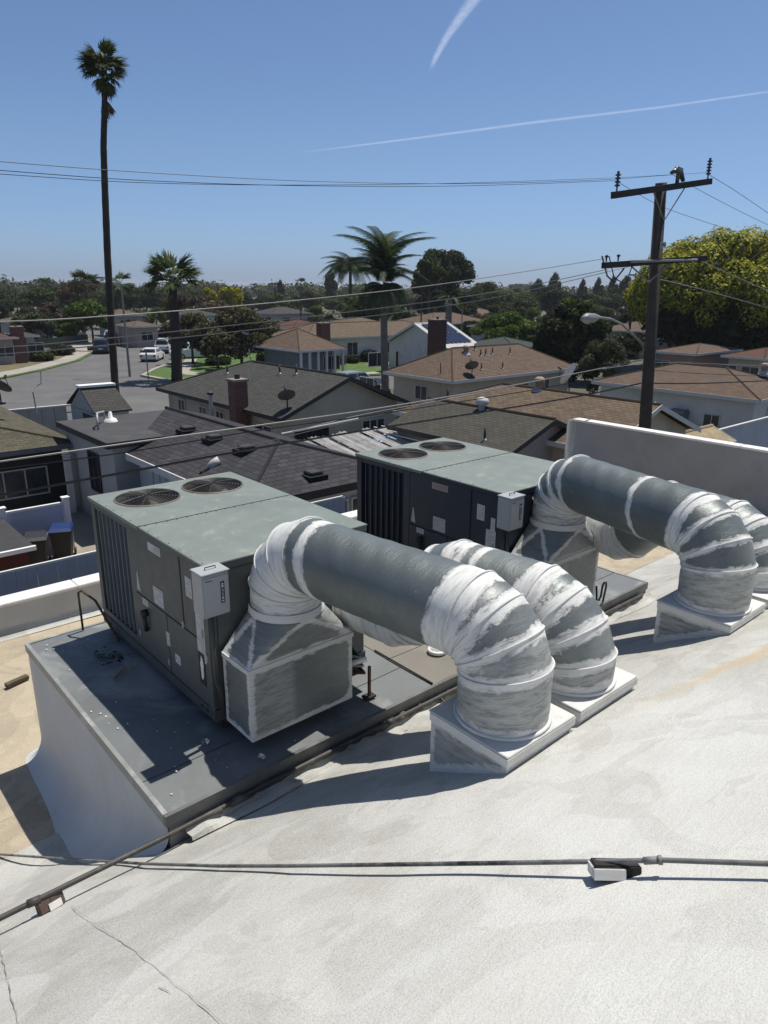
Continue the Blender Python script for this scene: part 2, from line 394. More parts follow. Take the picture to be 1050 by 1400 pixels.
# ================================================================= ROOFTOP UNITS
def unit_paint(name, c, st=.75):
    m, nt, b = nodes_of(name); n = N(nt); v = n.coord()
    f1 = n.noise(v, 1.6, 6, .6, .3); f2 = n.noise(v, 7, 6, .75, .5); f3 = n.noise(v, 60, 3)
    col = n.ramp(f1, [(.3, dim(c, .86)), (.7, dim(c, 1.12))])
    col = n.mix(n.ramp(f2, [(.57, (0, 0, 0)), (.70, (st,)*3)]), col, (.31, .32, .28))
    col = n.mix(n.math('MULTIPLY', f3, .18), col, dim(c, .6))
    n.link(col, b.inputs['Base Color']); n.link(n.ramp(f2, [(.3, (.38,)*3), (.8, (.65,)*3)]), b.inputs['Roughness'])
    n.link(n.bump(f1, .08, .02), b.inputs['Normal']); MATS[name] = m; return m
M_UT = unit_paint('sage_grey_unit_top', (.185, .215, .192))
M_US1 = unit_paint('shaded_grey_green_side', (.082, .095, .094), .12); M_US2 = unit_paint('deep_shaded_unit_side', (.026, .037, .052), .05); M_US = M_US1  # shade put into both side colours, much deeper on the far unit
M_UD = plain('unit_base_rail_paint', (.06, .07, .07), .6, .2, 4)
M_SLAT = plain('condenser_louvre', (.13, .155, .18), .5, .15, 6)
M_COIL = plain('condenser_coil', (.022, .028, .042), .7, .3, 20)
M_BLK = plain('black_plastic', (.015, .015, .016), .6, bump=.05)
M_BOX = plain('light_grey_enamel', (.34, .36, .37), .4, .05, 3, stain=((.26, .27, .27), .4))
M_LAB = plain('pale_label_paper', (.50, .51, .51), .7, .08, 8, stain=((.36, .36, .35), .5), bump=0)
M_LABD = plain('label_print', (.05, .05, .055), .7, bump=0)
M_LABR = plain('faded_pink_label', (.42, .30, .29), .7, .1, 20, bump=0)
M_WHITE = plain('white_enamel', (.75, .75, .73), .5, .05, 3)
M_RUST = plain('rusty_steel', (.11, .055, .035), .85, .4, 14, stain=((.05, .03, .02), .7), bump=.5)
M_FAN = plain('fan_blade_metal', (.13, .12, .11), .5, .25, 8, stain=((.12, .05, .03), .8))
M_GUARD = plain('fan_guard_wire', (.05, .05, .048), .5, .1)
L_, W_, ZB, ZT = 2.24, 1.46, 4.875, 6.14
def plate_with_holes(x0, x1, y0, y1, holes, z0, z1):
    """plate split in one cell per hole, in x"""
    mb = MB(); xs = [x0]+[(holes[i][0]+holes[i+1][0])/2 for i in range(len(holes)-1)]+[x1]; n = 48
    for (cx, cy, r), xa, xb in zip(holes, xs[:-1], xs[1:]):
        ci, co = [], []
        for k in range(n):
            a = 2*pi*(k+.5)/n; c_, s_ = cos(a), sin(a)
            t = min((xb-cx)/c_ if c_ > 0 else (xa-cx)/c_ if c_ < 0 else 1e9, (y1-cy)/s_ if s_ > 0 else (y0-cy)/s_ if s_ < 0 else 1e9)
            ci.append((cx+r*c_, cy+r*s_)); co.append((cx+t*c_, cy+t*s_))
        for k in range(n):
            k2 = (k+1) % n; A, B_, C_, D = ci[k], co[k], co[k2], ci[k2]
            pts = [A, B_]
            for c in ((xa, y0), (xb, y0), (xb, y1), (xa, y1)):
                aa = atan2(c[1]-cy, c[0]-cx) % (2*pi); a0 = (2*pi*(k+.5)/n) % (2*pi); a1 = (2*pi*(k+1.5)/n) % (2*pi)
                if a0 > a1: a1 += 2*pi; aa = aa+2*pi if aa < a0 else aa
                if a0 < aa < a1: pts.append(c)
            pts += [C_, D]
            mb.quad(*[(p[0], p[1], z1) for p in pts])
            mb.quad((A[0], A[1], z1), (D[0], D[1], z1), (D[0], D[1], z0), (A[0], A[1], z0))
    return mb
def make_unit(label, dark=False):
    """local frame: x 0..W_ (along the alley), y 0..L_ (away), z from the rail base"""
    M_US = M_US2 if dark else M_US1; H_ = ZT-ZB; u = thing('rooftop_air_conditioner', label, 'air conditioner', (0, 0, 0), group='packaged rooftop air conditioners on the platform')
    def ub(name, mat, *a, par=None, bevel=0.): return MB().box(*a).build(name, mat, par or u, bevel=bevel)
    ub('base_rail', M_UD, .0, W_, -.005, L_, 0, .10, bevel=.006)
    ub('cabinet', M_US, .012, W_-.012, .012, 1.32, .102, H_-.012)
    # condenser end: four posts, coil behind louvres
    ub('condenser_coil', M_COIL, .06, W_-.06, 1.325, L_-.06, .102, H_-.32)
    ub('corner_post', M_US, .006, .06, 1.325, 1.42, .102, H_-.006); ub('corner_post', M_US, .006, .06, L_-.08, L_, .102, H_-.006)
    ub('corner_post', M_US, W_-.06, W_-.006, 1.325, 1.40, .102, H_-.006); ub('corner_post', M_US, W_-.06, W_-.006, L_-.07, L_, .102, H_-.006)
    ub('louvre_frame', M_US, .008, .05, 1.425, L_-.085, H_-.09, H_-.008); ub('louvre_frame', M_US, .008, .05, 1.425, L_-.085, .102, .16)
    ub('rear_panel', M_US, .065, W_-.065, L_-.03, L_-.008, .102, H_-.008)
    for i in range(7):
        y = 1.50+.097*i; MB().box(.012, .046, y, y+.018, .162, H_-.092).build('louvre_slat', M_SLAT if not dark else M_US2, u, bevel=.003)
        MB().box(.040, .058, y-.073, y-.006, .162, H_-.092).build('coil_panel', M_COIL, u)
    # side access panels (face x=0), 6 mm gaps
    def sp_(y0, y1, z0, z1, m=None): m = m or M_US; return ub('access_panel', m, .0, .0118, y0, y1, z0, z1, bevel=.003)
    sp_(.42, 1.315, .635, H_-.05); sp_(.07, .40, .635, H_-.05); sp_(.03, .72, .11, .625); sp_(.73, 1.315, .11, .625)
    ub('corner_post', M_US, -.004, .012, .0, .062, .102, H_-.05); ub('top_lip', M_US, -.008, .012, .0, L_, H_-.045, H_-.012)
    ub('top_lip', M_US, .0, W_, -.012, .012, H_-.06, H_-.012)
    # end face (y=0): supply and return panel
    ub('end_panel', M_US, .07, .75, .0, .0118, .11, H_-.07, bevel=.003); ub('end_panel', M_US, .76, W_-.03, .0, .0118, .11, H_-.07, bevel=.003)
    # top
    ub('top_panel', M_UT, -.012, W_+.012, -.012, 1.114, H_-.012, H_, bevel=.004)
    ub('top_seam_channel', M_BLK, -.008, W_+.008, 1.1145, 1.1255, H_-.014, H_-.006)
    holes = [(.40, 1.865, .285), (1.06, 1.865, .285)]
    mb = plate_with_holes(-.012, W_+.012, 1.126, L_+.012, holes, H_-.012, H_)
    for (a, b_, c, d) in ((-.012, -.0119, 1.126, L_+.012), (W_+.0119, W_+.012, 1.126, L_+.012), (-.012, W_+.012, L_+.0119, L_+.012)): mb.box(a, b_, c, d, H_-.03, H_-.0005)
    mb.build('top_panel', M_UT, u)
    mb = MB()
    for i in range(16): mb.lathe((.05+i*(W_-.1)/15, 1.10, H_), [(.007, 0), (.007, .003), (0.0001, .005)], 6)
    for i in range(12): mb.lathe((.01, .05+i*.18, H_), [(.006, 0), (.006, .003), (0.0001, .005)], 6)
    mb.build('screw_head', M_GUARD, u)['kind'] = 'stuff'
    for hi, (cx, cy, r) in enumerate(holes):
        c = (cx, cy, H_)
        f = MB().lathe(c, [(r+.012, 0.004), (r, .012), (r-.004, .004), (r-.006, -.05), (r-.02, -.20), (r+.02, -.30)], 40).build('fan_shroud', M_FAN, u, smooth=True)
        g = MB()
        for k in range(1, 11):
            rr = r*k/10.2; g.tube([(cx+rr*cos(a), cy+rr*sin(a), H_+.006+.02*(1-(rr/r)**2)) for a in np.linspace(0, 2*pi, 37)], .0026, 4, cap=False)
        for k in range(8):
            a = k*pi/4+.2; g.tube([(cx+r*q*cos(a), cy+r*q*sin(a), H_+.010+.02*(1-q*q)) for q in (.12, .5, 1.0)], .003, 4)
        g.build('fan_guard', M_GUARD, f)
        hb = MB().lathe((cx, cy, H_-.16), [(.0001, .05), (.05, .05), (.06, .03), (.06, -.05), (.0001, -.06)], 20).build('fan_hub', M_FAN, f, smooth=True)
        MB().lathe((cx, cy, H_-.30), [(.0001, .09), (.075, .09), (.08, .07), (.08, -.05)], 20).build('fan_motor', M_RUST if hi else M_GUARD, f, smooth=True)
        for k in range(4):
            mb = MB(); a0 = k*pi/2+.5+hi; ring = []
            for q in np.linspace(.06, r-.02, 5):
                wd = .35+.35*(q/r)
                row = [(cx+q*cos(a0+w), cy+q*sin(a0+w), H_-.15+.06*w/wd) for w in np.linspace(-wd, wd, 6)]
                ring.append(row)
            for i in range(4):
                for j in range(5): mb.quad(ring[i][j], ring[i+1][j], ring[i+1][j+1], ring[i][j+1])
            mb.build('fan_blade', M_FAN, f, smooth=True)
        mb = MB(); mb.tube([(cx-r, cy, H_-.24), (cx+r, cy, H_-.24)], .012, 6); mb.build('motor_bracket', M_GUARD, f)
        MB().box(cx-r-.01, cx+r+.01, cy-r-.01, cy+r+.01, H_-.52, H_-.50).build('fan_pit_floor', M_COIL, f)
    # labels and small fittings on the side face
    def lab(y0, y1, z0, z1, m=M_LAB, x=.001):
        l_ = ub('label', m, -x-.0015, -x+.0005, y0, y1, z0, z1); pm = MB(); nl = max(1, int((z1-z0)/.022))
        for k in range(nl):
            zz = z1-.014-(z1-z0-.02)*k/nl; e = y1-.012-random.uniform(0, .5)*(y1-y0)
            pm.box(-x-.0022, -x-.0016, y0+.012 if random.random() < .8 else (y0+y1)/2, max(e, y0+.03), zz-.003, zz)
        pm.build('label_print', M_GUARD, l_)['kind'] = 'stuff'; return l_
    l = lab(.74, .97, 1.11, 1.18, M_LABR if dark else M_LAB)
    lab(.76, .94, .66, .81)
    t_ = MB(); t_.quad((-.0025, 1.21, .66), (-.0025, 1.28, .67), (-.0025, 1.258, .83), (-.0025, 1.242, .83)); t_.build('label', M_LAB, u)
    lab(1.08, 1.19, .56, .62); lab(.23, .33, .93, 1.09); lab(.09, .145, .86, .99)
    l = lab(.075, .20, .46, .86); 
    lab(.70, .76, .35, .47); lab(.53, .62, .25, .33)
    # torn pale decal on a dark patch near the corner
    ub('label', M_BLK, -.003, .0, .10, .20, .26, .53)
    mb = MB(); n_ = 20; mb.quad(*[(-.0045, .15+.026*cos(2*pi*k/n_)*random.uniform(.7, 1.2), .40+.105*sin(2*pi*k/n_)*random.uniform(.9, 1.05)) for k in range(n_)]); mb.build('label', M_WHITE, u)
    # cable gland and conduit stub
    mb = MB(); mb.tube([(-.0, 1.12, .50), (-.05, 1.12, .50)], .032, 12); mb.tube([(-.03, 1.12, .52), (-.03, 1.11, .40), (-.02, 1.12, .34)], .02, 8); mb.build('cable_gland', M_BLK, u, smooth=True)
    # panel latches
    for (y, z) in ((.415, .66), (.10, .70), (.74, .20), (.05, .52), (1.30, .25)): ub('latch', M_BOX, -.012, -.0005, y-.012, y+.012, z-.03, z+.03, bevel=.003)
    for z in (.05,):
        for y in (.12, .20, L_-.2): MB().tube([(-.001, y, z), (-.004, y, z)], .018, 12).build('lifting_hole', M_BLK, u)
    # disconnect box hung on the corner of the end face
    d = MB().box(-.11, .09, -.17, -.013, .95, 1.265).build('disconnect_box', M_BOX, u, bevel=.006)
    ub('box_lid', M_BOX, -.118, .098, -.18, -.01, 1.267, 1.277, par=d, bevel=.003)
    ub('box_door', M_BOX, -.105, .085, -.176, -.1705, .96, 1.245, par=d, bevel=.002)
    mb = MB(); mb.tube([(-.05, -.10, 1.278), (-.05, -.10, 1.295), (.03, -.10, 1.295), (.03, -.10, 1.278)], .004, 6); mb.build('lifting_handle', M_GUARD, d)
    lb = ub('warning_label', M_BLK, .02, .05, -.1778, -.1765, 1.04, 1.20, par=d)
    for k, z in enumerate((1.175, 1.155, 1.05, 1.07)): ub('warning_mark', M_LAB, .027, .043, -.1785, -.178, z, z+.012+.004*(k % 2), par=d)
    for k in range(5): ub('warning_mark', M_LAB, .027+.002*(k % 2), .043-.002*(k % 3), -.1785, -.178, 1.095+.011*k, 1.100+.011*k, par=d)
    ub('maker_plate', M_GUARD, -.09, -.04, -.1778, -.1765, 1.22, 1.226, par=d)
    mb = MB(); mb.tube([(.10, -.06, 1.18), (.115, -.07, 1.17), (.12, -.08, 1.08), (.10, -.06, 1.06)], .009, 6); mb.build('throw_handle', M_RUST, d)
    mb = MB(); mb.tube([(-.02, -.09, .95), (-.02, -.09, .40), (.03, -.05, .3), (.05, -.03, .12)], .016, 8); mb.build('power_conduit', M_GUARD, d, smooth=True)
    return u
u1 = make_unit('near sage grey rooftop unit with light grey disconnect box, left of the other')
u1.location = (2.10, 4.285, ZB)
u2 = make_unit('farther rooftop unit with shade painted into its sides beyond the first, in front of the tall side wall', True)
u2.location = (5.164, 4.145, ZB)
for U, lx in ((u1, 2.1), (u2, 5.164)):
    pass
M_SLEEP = plain('dark_timber', (.035, .03, .028), .9, .3, 10, bump=.5)  # near-black timber for sleepers, foot block and rail post
k_ = 0
for xx, yy, lab_ in ((2.16, 4.30, 'dark timber sleeper under the left edge of the near unit'), (3.36, 4.30, 'dark timber sleeper under the right edge of the near unit'), (5.22, 4.16, 'dark timber sleeper under the left edge of the far unit'), (6.42, 4.16, 'dark timber sleeper under the right edge of the far unit')):
    o = MB().box(xx, xx+.14, yy, yy+2.2, ZP+.012, ZB-.002).build('timber_sleeper', M_SLEEP, None, bevel=.006); tag(o, lab_, 'sleeper', 'timber sleepers under the rooftop units')

# ================================================================= DUCTS
def duct_material(name, gray, white=(.68, .69, .675)):
    m, nt, b = nodes_of(name); n = N(nt); uv = n.coord('UV'); v = n.coord()
    a1 = n.new('ShaderNodeAttribute', attribute_name='coat'); a2 = n.new('ShaderNodeAttribute', attribute_name='smear')
    ns = n.noise(v, 9, 6, .7, .4); st = n.noise(n.mapv(uv, (16, 2.6, 1)), 2.4, 6, .75, .6); sp = n.noise(v, 120, 2)
    edge = n.math('ADD', a1.outputs['Fac'], n.math('MULTIPLY', n.math('SUBTRACT', ns, .5), 1.0))
    edge = n.math('ADD', edge, n.math('MULTIPLY', n.math('SUBTRACT', st, .5), .8))
    solid = n.ramp(edge, [(.42, (0, 0, 0)), (.50, (.62,)*3), (.70, (1, 1, 1))])
    sm = n.math('MULTIPLY', a2.outputs['Fac'], n.ramp(st, [(.30, (.12,)*3), (.50, (.75,)*3), (.75, (1, 1, 1))]), clamp=True)
    wt = n.ramp(st, [(.30, dim(white, .55)), (.47, dim(white, .88)), (.75, dim(white, 1.08))])
    wt = n.mix(n.ramp(ns, [(.55, (0, 0, 0)), (.75, (.4,)*3)]), wt, dim(white, .72))
    gr = n.ramp(n.noise(v, 2.2, 5, .6), [(.3, dim(gray, .8)), (.7, dim(gray, 1.25))])
    gr = n.mix(n.math('MULTIPLY', sp, .3), gr, dim(gray, .7))
    fl = n.noise(v, 22, 4, .7); gr = n.mix(n.ramp(fl, [(.70, (0, 0, 0)), (.73, (.6,)*3)]), gr, dim(white, .8))
    col = n.mix(sm, gr, wt); col = n.mix(solid, col, wt)
    n.link(col, b.inputs['Base Color'])
    tot = n.math('MAXIMUM', sm, solid)
    n.link(n.ramp(tot, [(0, (.42,)*3), (1, (.7,)*3)]), b.inputs['Roughness'])
    mt = n.math('MULTIPLY', n.math('SUBTRACT', 1., tot), .3); n.link(mt, b.inputs['Metallic'])
    h = n.math('ADD', n.math('MULTIPLY', solid, .8), n.math('MULTIPLY', st, 1.1))
    dn = n.noise(v, 3.5, 3, .5); n.link(n.bump(h, .55, .008, n.bump(dn, .35, .02)), b.inputs['Normal']); MATS[name] = m; return m
M_DUCT = duct_material('coated_galvanised_duct', (.135, .157, .158))
M_BEAD = duct_material('duct_seam_bead', (.40, .41, .41))
def set_attr(me, name, vals):
    a = me.attributes.new(name, 'FLOAT', 'POINT'); a.data.foreach_set('value', np.array(vals, dtype=np.float32))
def poly_nodes(pts, corner):
    """2-D polyline (a,z) with corners {index:(R,n)} -> mitre nodes"""
    out = [Vector(pts[0])]
    for i in range(1, len(pts)-1):
        C = Vector(pts[i]); d1 = (C-Vector(pts[i-1])).normalized(); d2 = (Vector(pts[i+1])-C).normalized()
        th = math.acos(max(-1, min(1, d1.dot(d2)))); R, n_ = corner[i]; L = R*math.tan(th/2)
        nr = (d2-d1*d1.dot(d2)).normalized(); cen = C-d1*L+nr*R; De = th/n_
        for k in range(n_):
            a = (k+.5)*De; out.append(cen+(-nr*cos(a)+d1*sin(a))*(R/cos(De/2)))
    out.append(Vector(pts[-1])); return out
SEG = 56
def make_duct(label, A, B_, r, pts2, corner, bands, smear, mids={}, patches=()):
    """A = foot of the local frame in plan, direction to B_; pts2 = (distance, height)"""
    A = Vector(A); d = (Vector(B_)-A); d.normalize(); w = Vector((-d.y, d.x, 0)); d3 = Vector((d.x, d.y, 0))
    nd = poly_nodes(pts2, corner); P = [Vector((A.x+d.x*p[0], A.y+d.y*p[0], p[1])) for p in nd]
    root = thing('air_duct', label, 'duct', (P[0].x, P[0].y, P[0].z), group='coated round ducts between units and roof curbs')
    n = len(P); dirs = [(P[i+1]-P[i]).normalized() for i in range(n-1)]; arc = 0.
    nor = [dirs[0]]+[(dirs[i-1]+dirs[i]).normalized() for i in range(1, n-1)]+[dirs[-1]]
    for i in range(n-1):
        dr = dirs[i]; b = w.cross(dr); rings = []
        for end in (i, i+1):
            ring = []
            for k in range(SEG+1):
                a = 2*pi*k/SEG; o = w*cos(a)*r+b*sin(a)*r; t = -(o.dot(nor[end]))/dr.dot(nor[end]); ring.append(P[end]+o+dr*t)
            rings.append(ring)
        Ln = (P[i+1]-P[i]).length; m = max(4, int(Ln/.022)); mb = MB(); coat = []; sme = []; V = []
        wa = bands[i] if i < len(bands) else .03; wb = bands[i+1] if i+1 < len(bands) else .03
        wa = wa[1] if isinstance(wa, tuple) else wa; wb = wb[0] if isinstance(wb, tuple) else wb
        s0 = smear[i] if i < len(smear) else 0
        for j in range(m+1):
            for k in range(SEG+1):
                p = rings[0][k].lerp(rings[1][k], j/m); a = 2*pi*k/SEG
                q = p+(w*cos(a)+b*sin(a))*(.0022*sin(3*a+i*2)+.0018*sin(5*a+j*.7))
                V.append(tuple(q)); da = (p-rings[0][k]).length; db = (p-rings[1][k]).length
                c = max(.5+(wa-da)/.09, .5+(wb-db)/.09)
                for (mm, hw) in mids.get(i, ()): c = max(c, .5+(hw-abs(da-mm))/.09)
                for (pi_, pa, pk, pr_) in patches:
                    if pi_ == i:
                        dd = sqrt((da/Ln-pa)**2*Ln*Ln+(((a-pk+pi) % (2*pi)-pi)*r)**2); c = min(c, .5+(dd-pr_)/.12)
                coat.append(max(-1., min(2., c))); sme.append(s0)
        mb.v = V; S = SEG+1; uvs = []
        for j in range(m):
            for k in range(SEG):
                mb.f.append((j*S+k, j*S+k+1, (j+1)*S+k+1, (j+1)*S+k))
                for (jj, kk) in ((j, k), (j, k+1), (j+1, k+1), (j+1, k)): uvs.append((arc+Ln*jj/m, 2*pi*r*kk/SEG))
        mb.uv = uvs
        nm = 'elbow_segment' if Ln < r*1.25 and 0 < i < n-2 else 'duct_section'
        o = mb.build(nm, M_DUCT, root, smooth=True); set_attr(o.data, 'coat', coat); set_attr(o.data, 'smear', sme)
        arc += Ln
        if i > 0:
            mb = MB(); pts = [P[i]+(q-P[i])*1.006 for q in rings[0]]
            mb.tube(pts, .0065, 6, cap=False); o = mb.build('seam_bead', M_DUCT, root, smooth=True)
            set_attr(o.data, 'coat', [.62]*len(o.data.vertices)); set_attr(o.data, 'smear', [.8]*len(o.data.vertices))
    # flange roll at both ends
    for e, dr in ((0, dirs[0]), (n-1, dirs[-1])):
        b = w.cross(dr); mb = MB(); mb.tube([P[e]+(w*cos(a)+b*sin(a))*(r+.006) for a in np.linspace(0, 2*pi, 41)], .012, 6, cap=False)
        o = mb.build('end_collar', M_DUCT, root, smooth=True); set_attr(o.data, 'coat', [1.2]*len(o.data.vertices)); set_attr(o.data, 'smear', [1.]*len(o.data.vertices))
    return root
def supply(label, foot, top, zc, za, zb, Ra, Rb, r, **kw):
    A = Vector(top); B_ = Vector(foot); L = (B_-A).length
    return make_duct(label, A, B_, r, [(0, zc), (0, za), (L, za), (L, zb)], {1: (Ra, 4), 2: (Rb, 4)}, **kw)
# (x,y) = (along alley, away)
supply('nearest big duct from the near unit hood to the nearest roof curb', (2.85, 2.205), (2.617, 4.06), 5.76, 6.233, 5.695, .36, .30, .262,
       bands=[.05, .10, .11, .11, (.16, .02), (.15, .09), (.05, .055), (.045, .045), (.04, .05), .04], smear=[.85, .9, .75, .6, .0, .12, .12, .45, .6],
       mids={4: ((.15, .045),)})
supply('far big duct from the far unit hood to the third roof curb', (5.29, 2.13), (5.755, 3.92), 5.79, 6.25, 5.695, .32, .31, .262,
       bands=[.05, .035, .035, .035, .03, .06, .03, .03, .03, .05], smear=[.95, .6, .05, .05, .0, .0, .0, .0, .55],
       mids={4: ((.88, .028),)})
def retn(label, foot, far, zlow, za, zb, r, **kw):
    A = Vector(far); B_ = Vector(foot); L = (B_-A).length
    return make_duct(label, A, B_, r, [(0, zlow), (.50, zlow), (.50+(za-zlow), za), (L, za), (L, zb)], {1: (.36, 2), 2: (.36, 2), 3: (.32, 4)}, **kw)
retn('second duct behind the nearest one, bending down to the second roof curb', (3.515, 2.207), (3.28, 4.05), 5.66, 6.093, 5.695, .262,
     bands=[.05, .12, .06, .045, .05, (.10, .08), (.065, .065), (.05, .05), (.04, .05), .06], smear=[.8, .7, .2, .1, .1, .0, .1, .15, .45, .6], mids={0: ((.2, .1),), 4: ((.10, .03), (.22, .03))})
retn('rightmost duct behind the far one, cut by the photo edge', (6.0, 2.14), (6.36, 3.95), 5.66, 6.055, 5.695, .262,
     bands=[.05, .14, .05, .04, .04, .05, .05, .05, .05, .08], smear=[.9, .5, .1, .1, .0, .0, .0, .1, .4, .7], mids={0: ((.2, .1),)})
# plenum hoods: box with a square-to-round top
def hood(label, x0, x1, y0, y1, z0, zs, cx, cy, zc, r, side='x'):
    h = thing('duct_hood', label, 'duct hood', (x0, y0, z0))
    def faceset(name, mb, coatf, smf):
        me_o = mb.build(name, M_DUCT, h)
        co = [v.co for v in me_o.data.vertices]; set_attr(me_o.data, 'coat', [coatf(c) for c in co]); set_attr(me_o.data, 'smear', [smf(c) for c in co]); return me_o
    def grid(p00, p10, p11, p01, n1=16, n2=12):
        mb = MB(); p = [Vector(q) for q in (p00, p10, p11, p01)]
        for j in range(n2+1):
            for i in range(n1+1):
                a = p[0].lerp(p[1], i/n1); b = p[3].lerp(p[2], i/n1); mb.v.append(tuple(a.lerp(b, j/n2)))
        mb.f = [(j*(n1+1)+i, j*(n1+1)+i+1, (j+1)*(n1+1)+i+1, (j+1)*(n1+1)+i) for j in range(n2) for i in range(n1)]
        mb.uv = [(mb.v[k][2], mb.v[k][0]+mb.v[k][1]) for f in mb.f for k in f]; return mb
    def ed(c):
        m = min(abs(c.z-z0), abs(c.z-zs)*.8)
        if abs(c.y-y0) < .01: m = min(m, abs(c.x-x0), abs(c.x-x1))
        else: m = min(m, abs(c.y-y0), abs(c.y-y1))
        return .5+(.038-m)/.07
    sf = lambda c: .45 if c.x < x0+(x1-x0)*.38 and abs(c.y-y0) < .01 else .12
    faceset('side_sheet', grid((x0, y0, z0), (x1, y0, z0), (x1, y0, zs), (x0, y0, zs)), ed, sf)
    faceset('side_sheet', grid((x0, y1, z0), (x0, y0, z0), (x0, y0, zs), (x0, y1, zs)), ed, sf)
    faceset('side_sheet', grid((x1, y0, z0), (x1, y1, z0), (x1, y1, zs), (x1, y0, zs)), ed, sf)
    faceset('bottom_sheet', grid((x0, y1, z0), (x1, y1, z0), (x1, y0, z0), (x0, y0, z0)), ed, sf)
    faceset('seam_bead', MB().box(x0-.008, x1+.008, y0-.008, y0-.0005, zs-.035, zs), lambda c: .8, lambda c: 1); faceset('seam_bead', MB().box(x0-.008, x0-.0005, y0, y1, zs-.035, zs), lambda c: .8, lambda c: 1)
    faceset('seam_bead', MB().box(x1+.0005, x1+.008, y0, y1, zs-.035, zs), lambda c: .8, lambda c: 1)
    # square to round
    n = 48; corners = {0: (x1, y1), 1: (x0, y1), 2: (x0, y0), 3: (x1, y0)}
    circ = [(cx+r*cos(2*pi*k/n), cy+r*sin(2*pi*k/n), zc) for k in range(n+1)]
    def tri(pts, name='transition_sheet', wht=False):
        mb = MB(); mb.v = []; A_, Bq, Cq = [Vector(p) for p in pts]; m = 10; idx = {}
        for i in range(m+1):
            for j in range(m+1-i):
                idx[i, j] = len(mb.v); mb.v.append(tuple(A_+(Bq-A_)*(i/m)+(Cq-A_)*(j/m)))
        for i in range(m):
            for j in range(m-i):
                mb.f.append((idx[i, j], idx[i+1, j], idx[i, j+1]))
                if j < m-i-1: mb.f.append((idx[i+1, j], idx[i+1, j+1], idx[i, j+1]))
        mb.uv = [(mb.v[k][2], mb.v[k][0]+mb.v[k][1]) for f in mb.f for k in f]
        e = [(A_, Bq), (Bq, Cq), (Cq, A_)]
        def cf(c):
            dm = min((c-a).cross(b-a).length/(b-a).length for a, b in e)
            return .5+(.022-dm)/.08
        return mb, cf
    for q in range(4):
        k0 = q*n//4; k1 = (q+1)*n//4; c = corners[q]
        mb = MB()
        for k in range(k0, k1):
            A_, Bq, Cq = Vector((c[0], c[1], zs)), Vector(circ[k]), Vector(circ[k+1]); m = 8
            for i in range(m):
                a0, b0 = A_.lerp(Bq, i/m), A_.lerp(Cq, i/m); a1, b1 = A_.lerp(Bq, (i+1)/m), A_.lerp(Cq, (i+1)/m)
                mb.quad(a0, a1, b1, b0)
        mb.uv = [(mb.v[k][2], mb.v[k][0]+mb.v[k][1]) for f in mb.f for k in f]
        cc = Vector((c[0], c[1], zs)); ea = Vector(circ[k0])-cc; eb = Vector(circ[k1])-cc
        def cf(p, cc=cc, ea=ea, eb=eb):
            dd = min((p-cc).cross(ea).length/ea.length, (p-cc).cross(eb).length/eb.length); return .5+(.018-dd)/.07
        faceset('transition_sheet', mb, cf, (lambda p: .15) if q in (2,) else (lambda p: .45))
        nc = corners[(q+1) % 4]
        mb, cf2 = tri([(c[0], c[1], zs), (nc[0], nc[1], zs), circ[k1]]); faceset('transition_sheet', mb, cf2, lambda p: .22)
    mb = MB(); mb.lathe((cx, cy, zc-.002), [(r+.008, -.005), (r+.012, .02), (r+.004, .05)], 48); faceset('collar_ring', mb, lambda c: 1.2, lambda c: 1.)
    return h
hood('near sheet metal hood with square foot below the nearest duct', 2.17, 3.08, 3.87, 4.24, 4.895, 5.47, 2.617, 4.06, 5.76, .266)
hood('far sheet metal hood with square foot below the far duct', 5.27, 6.17, 3.68, 4.10, 4.94, 5.52, 5.755, 3.92, 5.79, .266)
def returnbox(label, x0, x1, y0, y1, z0, z1):
    o = MB().box(x0, x1, y0, y1, z0, z1).build('return_box', M_DUCT, None, bevel=.006); tag(o, label, 'duct box')
    set_attr(o.data, 'coat', [.45]*len(o.data.vertices)); set_attr(o.data, 'smear', [.3]*len(o.data.vertices)); return o
returnbox('small coated return box on the near unit end, behind the hood', 3.09, 3.54, 4.045, 4.27, 5.37, 5.95)
returnbox('small coated return box on the far unit end, behind its hood', 6.18, 6.60, 3.945, 4.13, 5.39, 5.97)
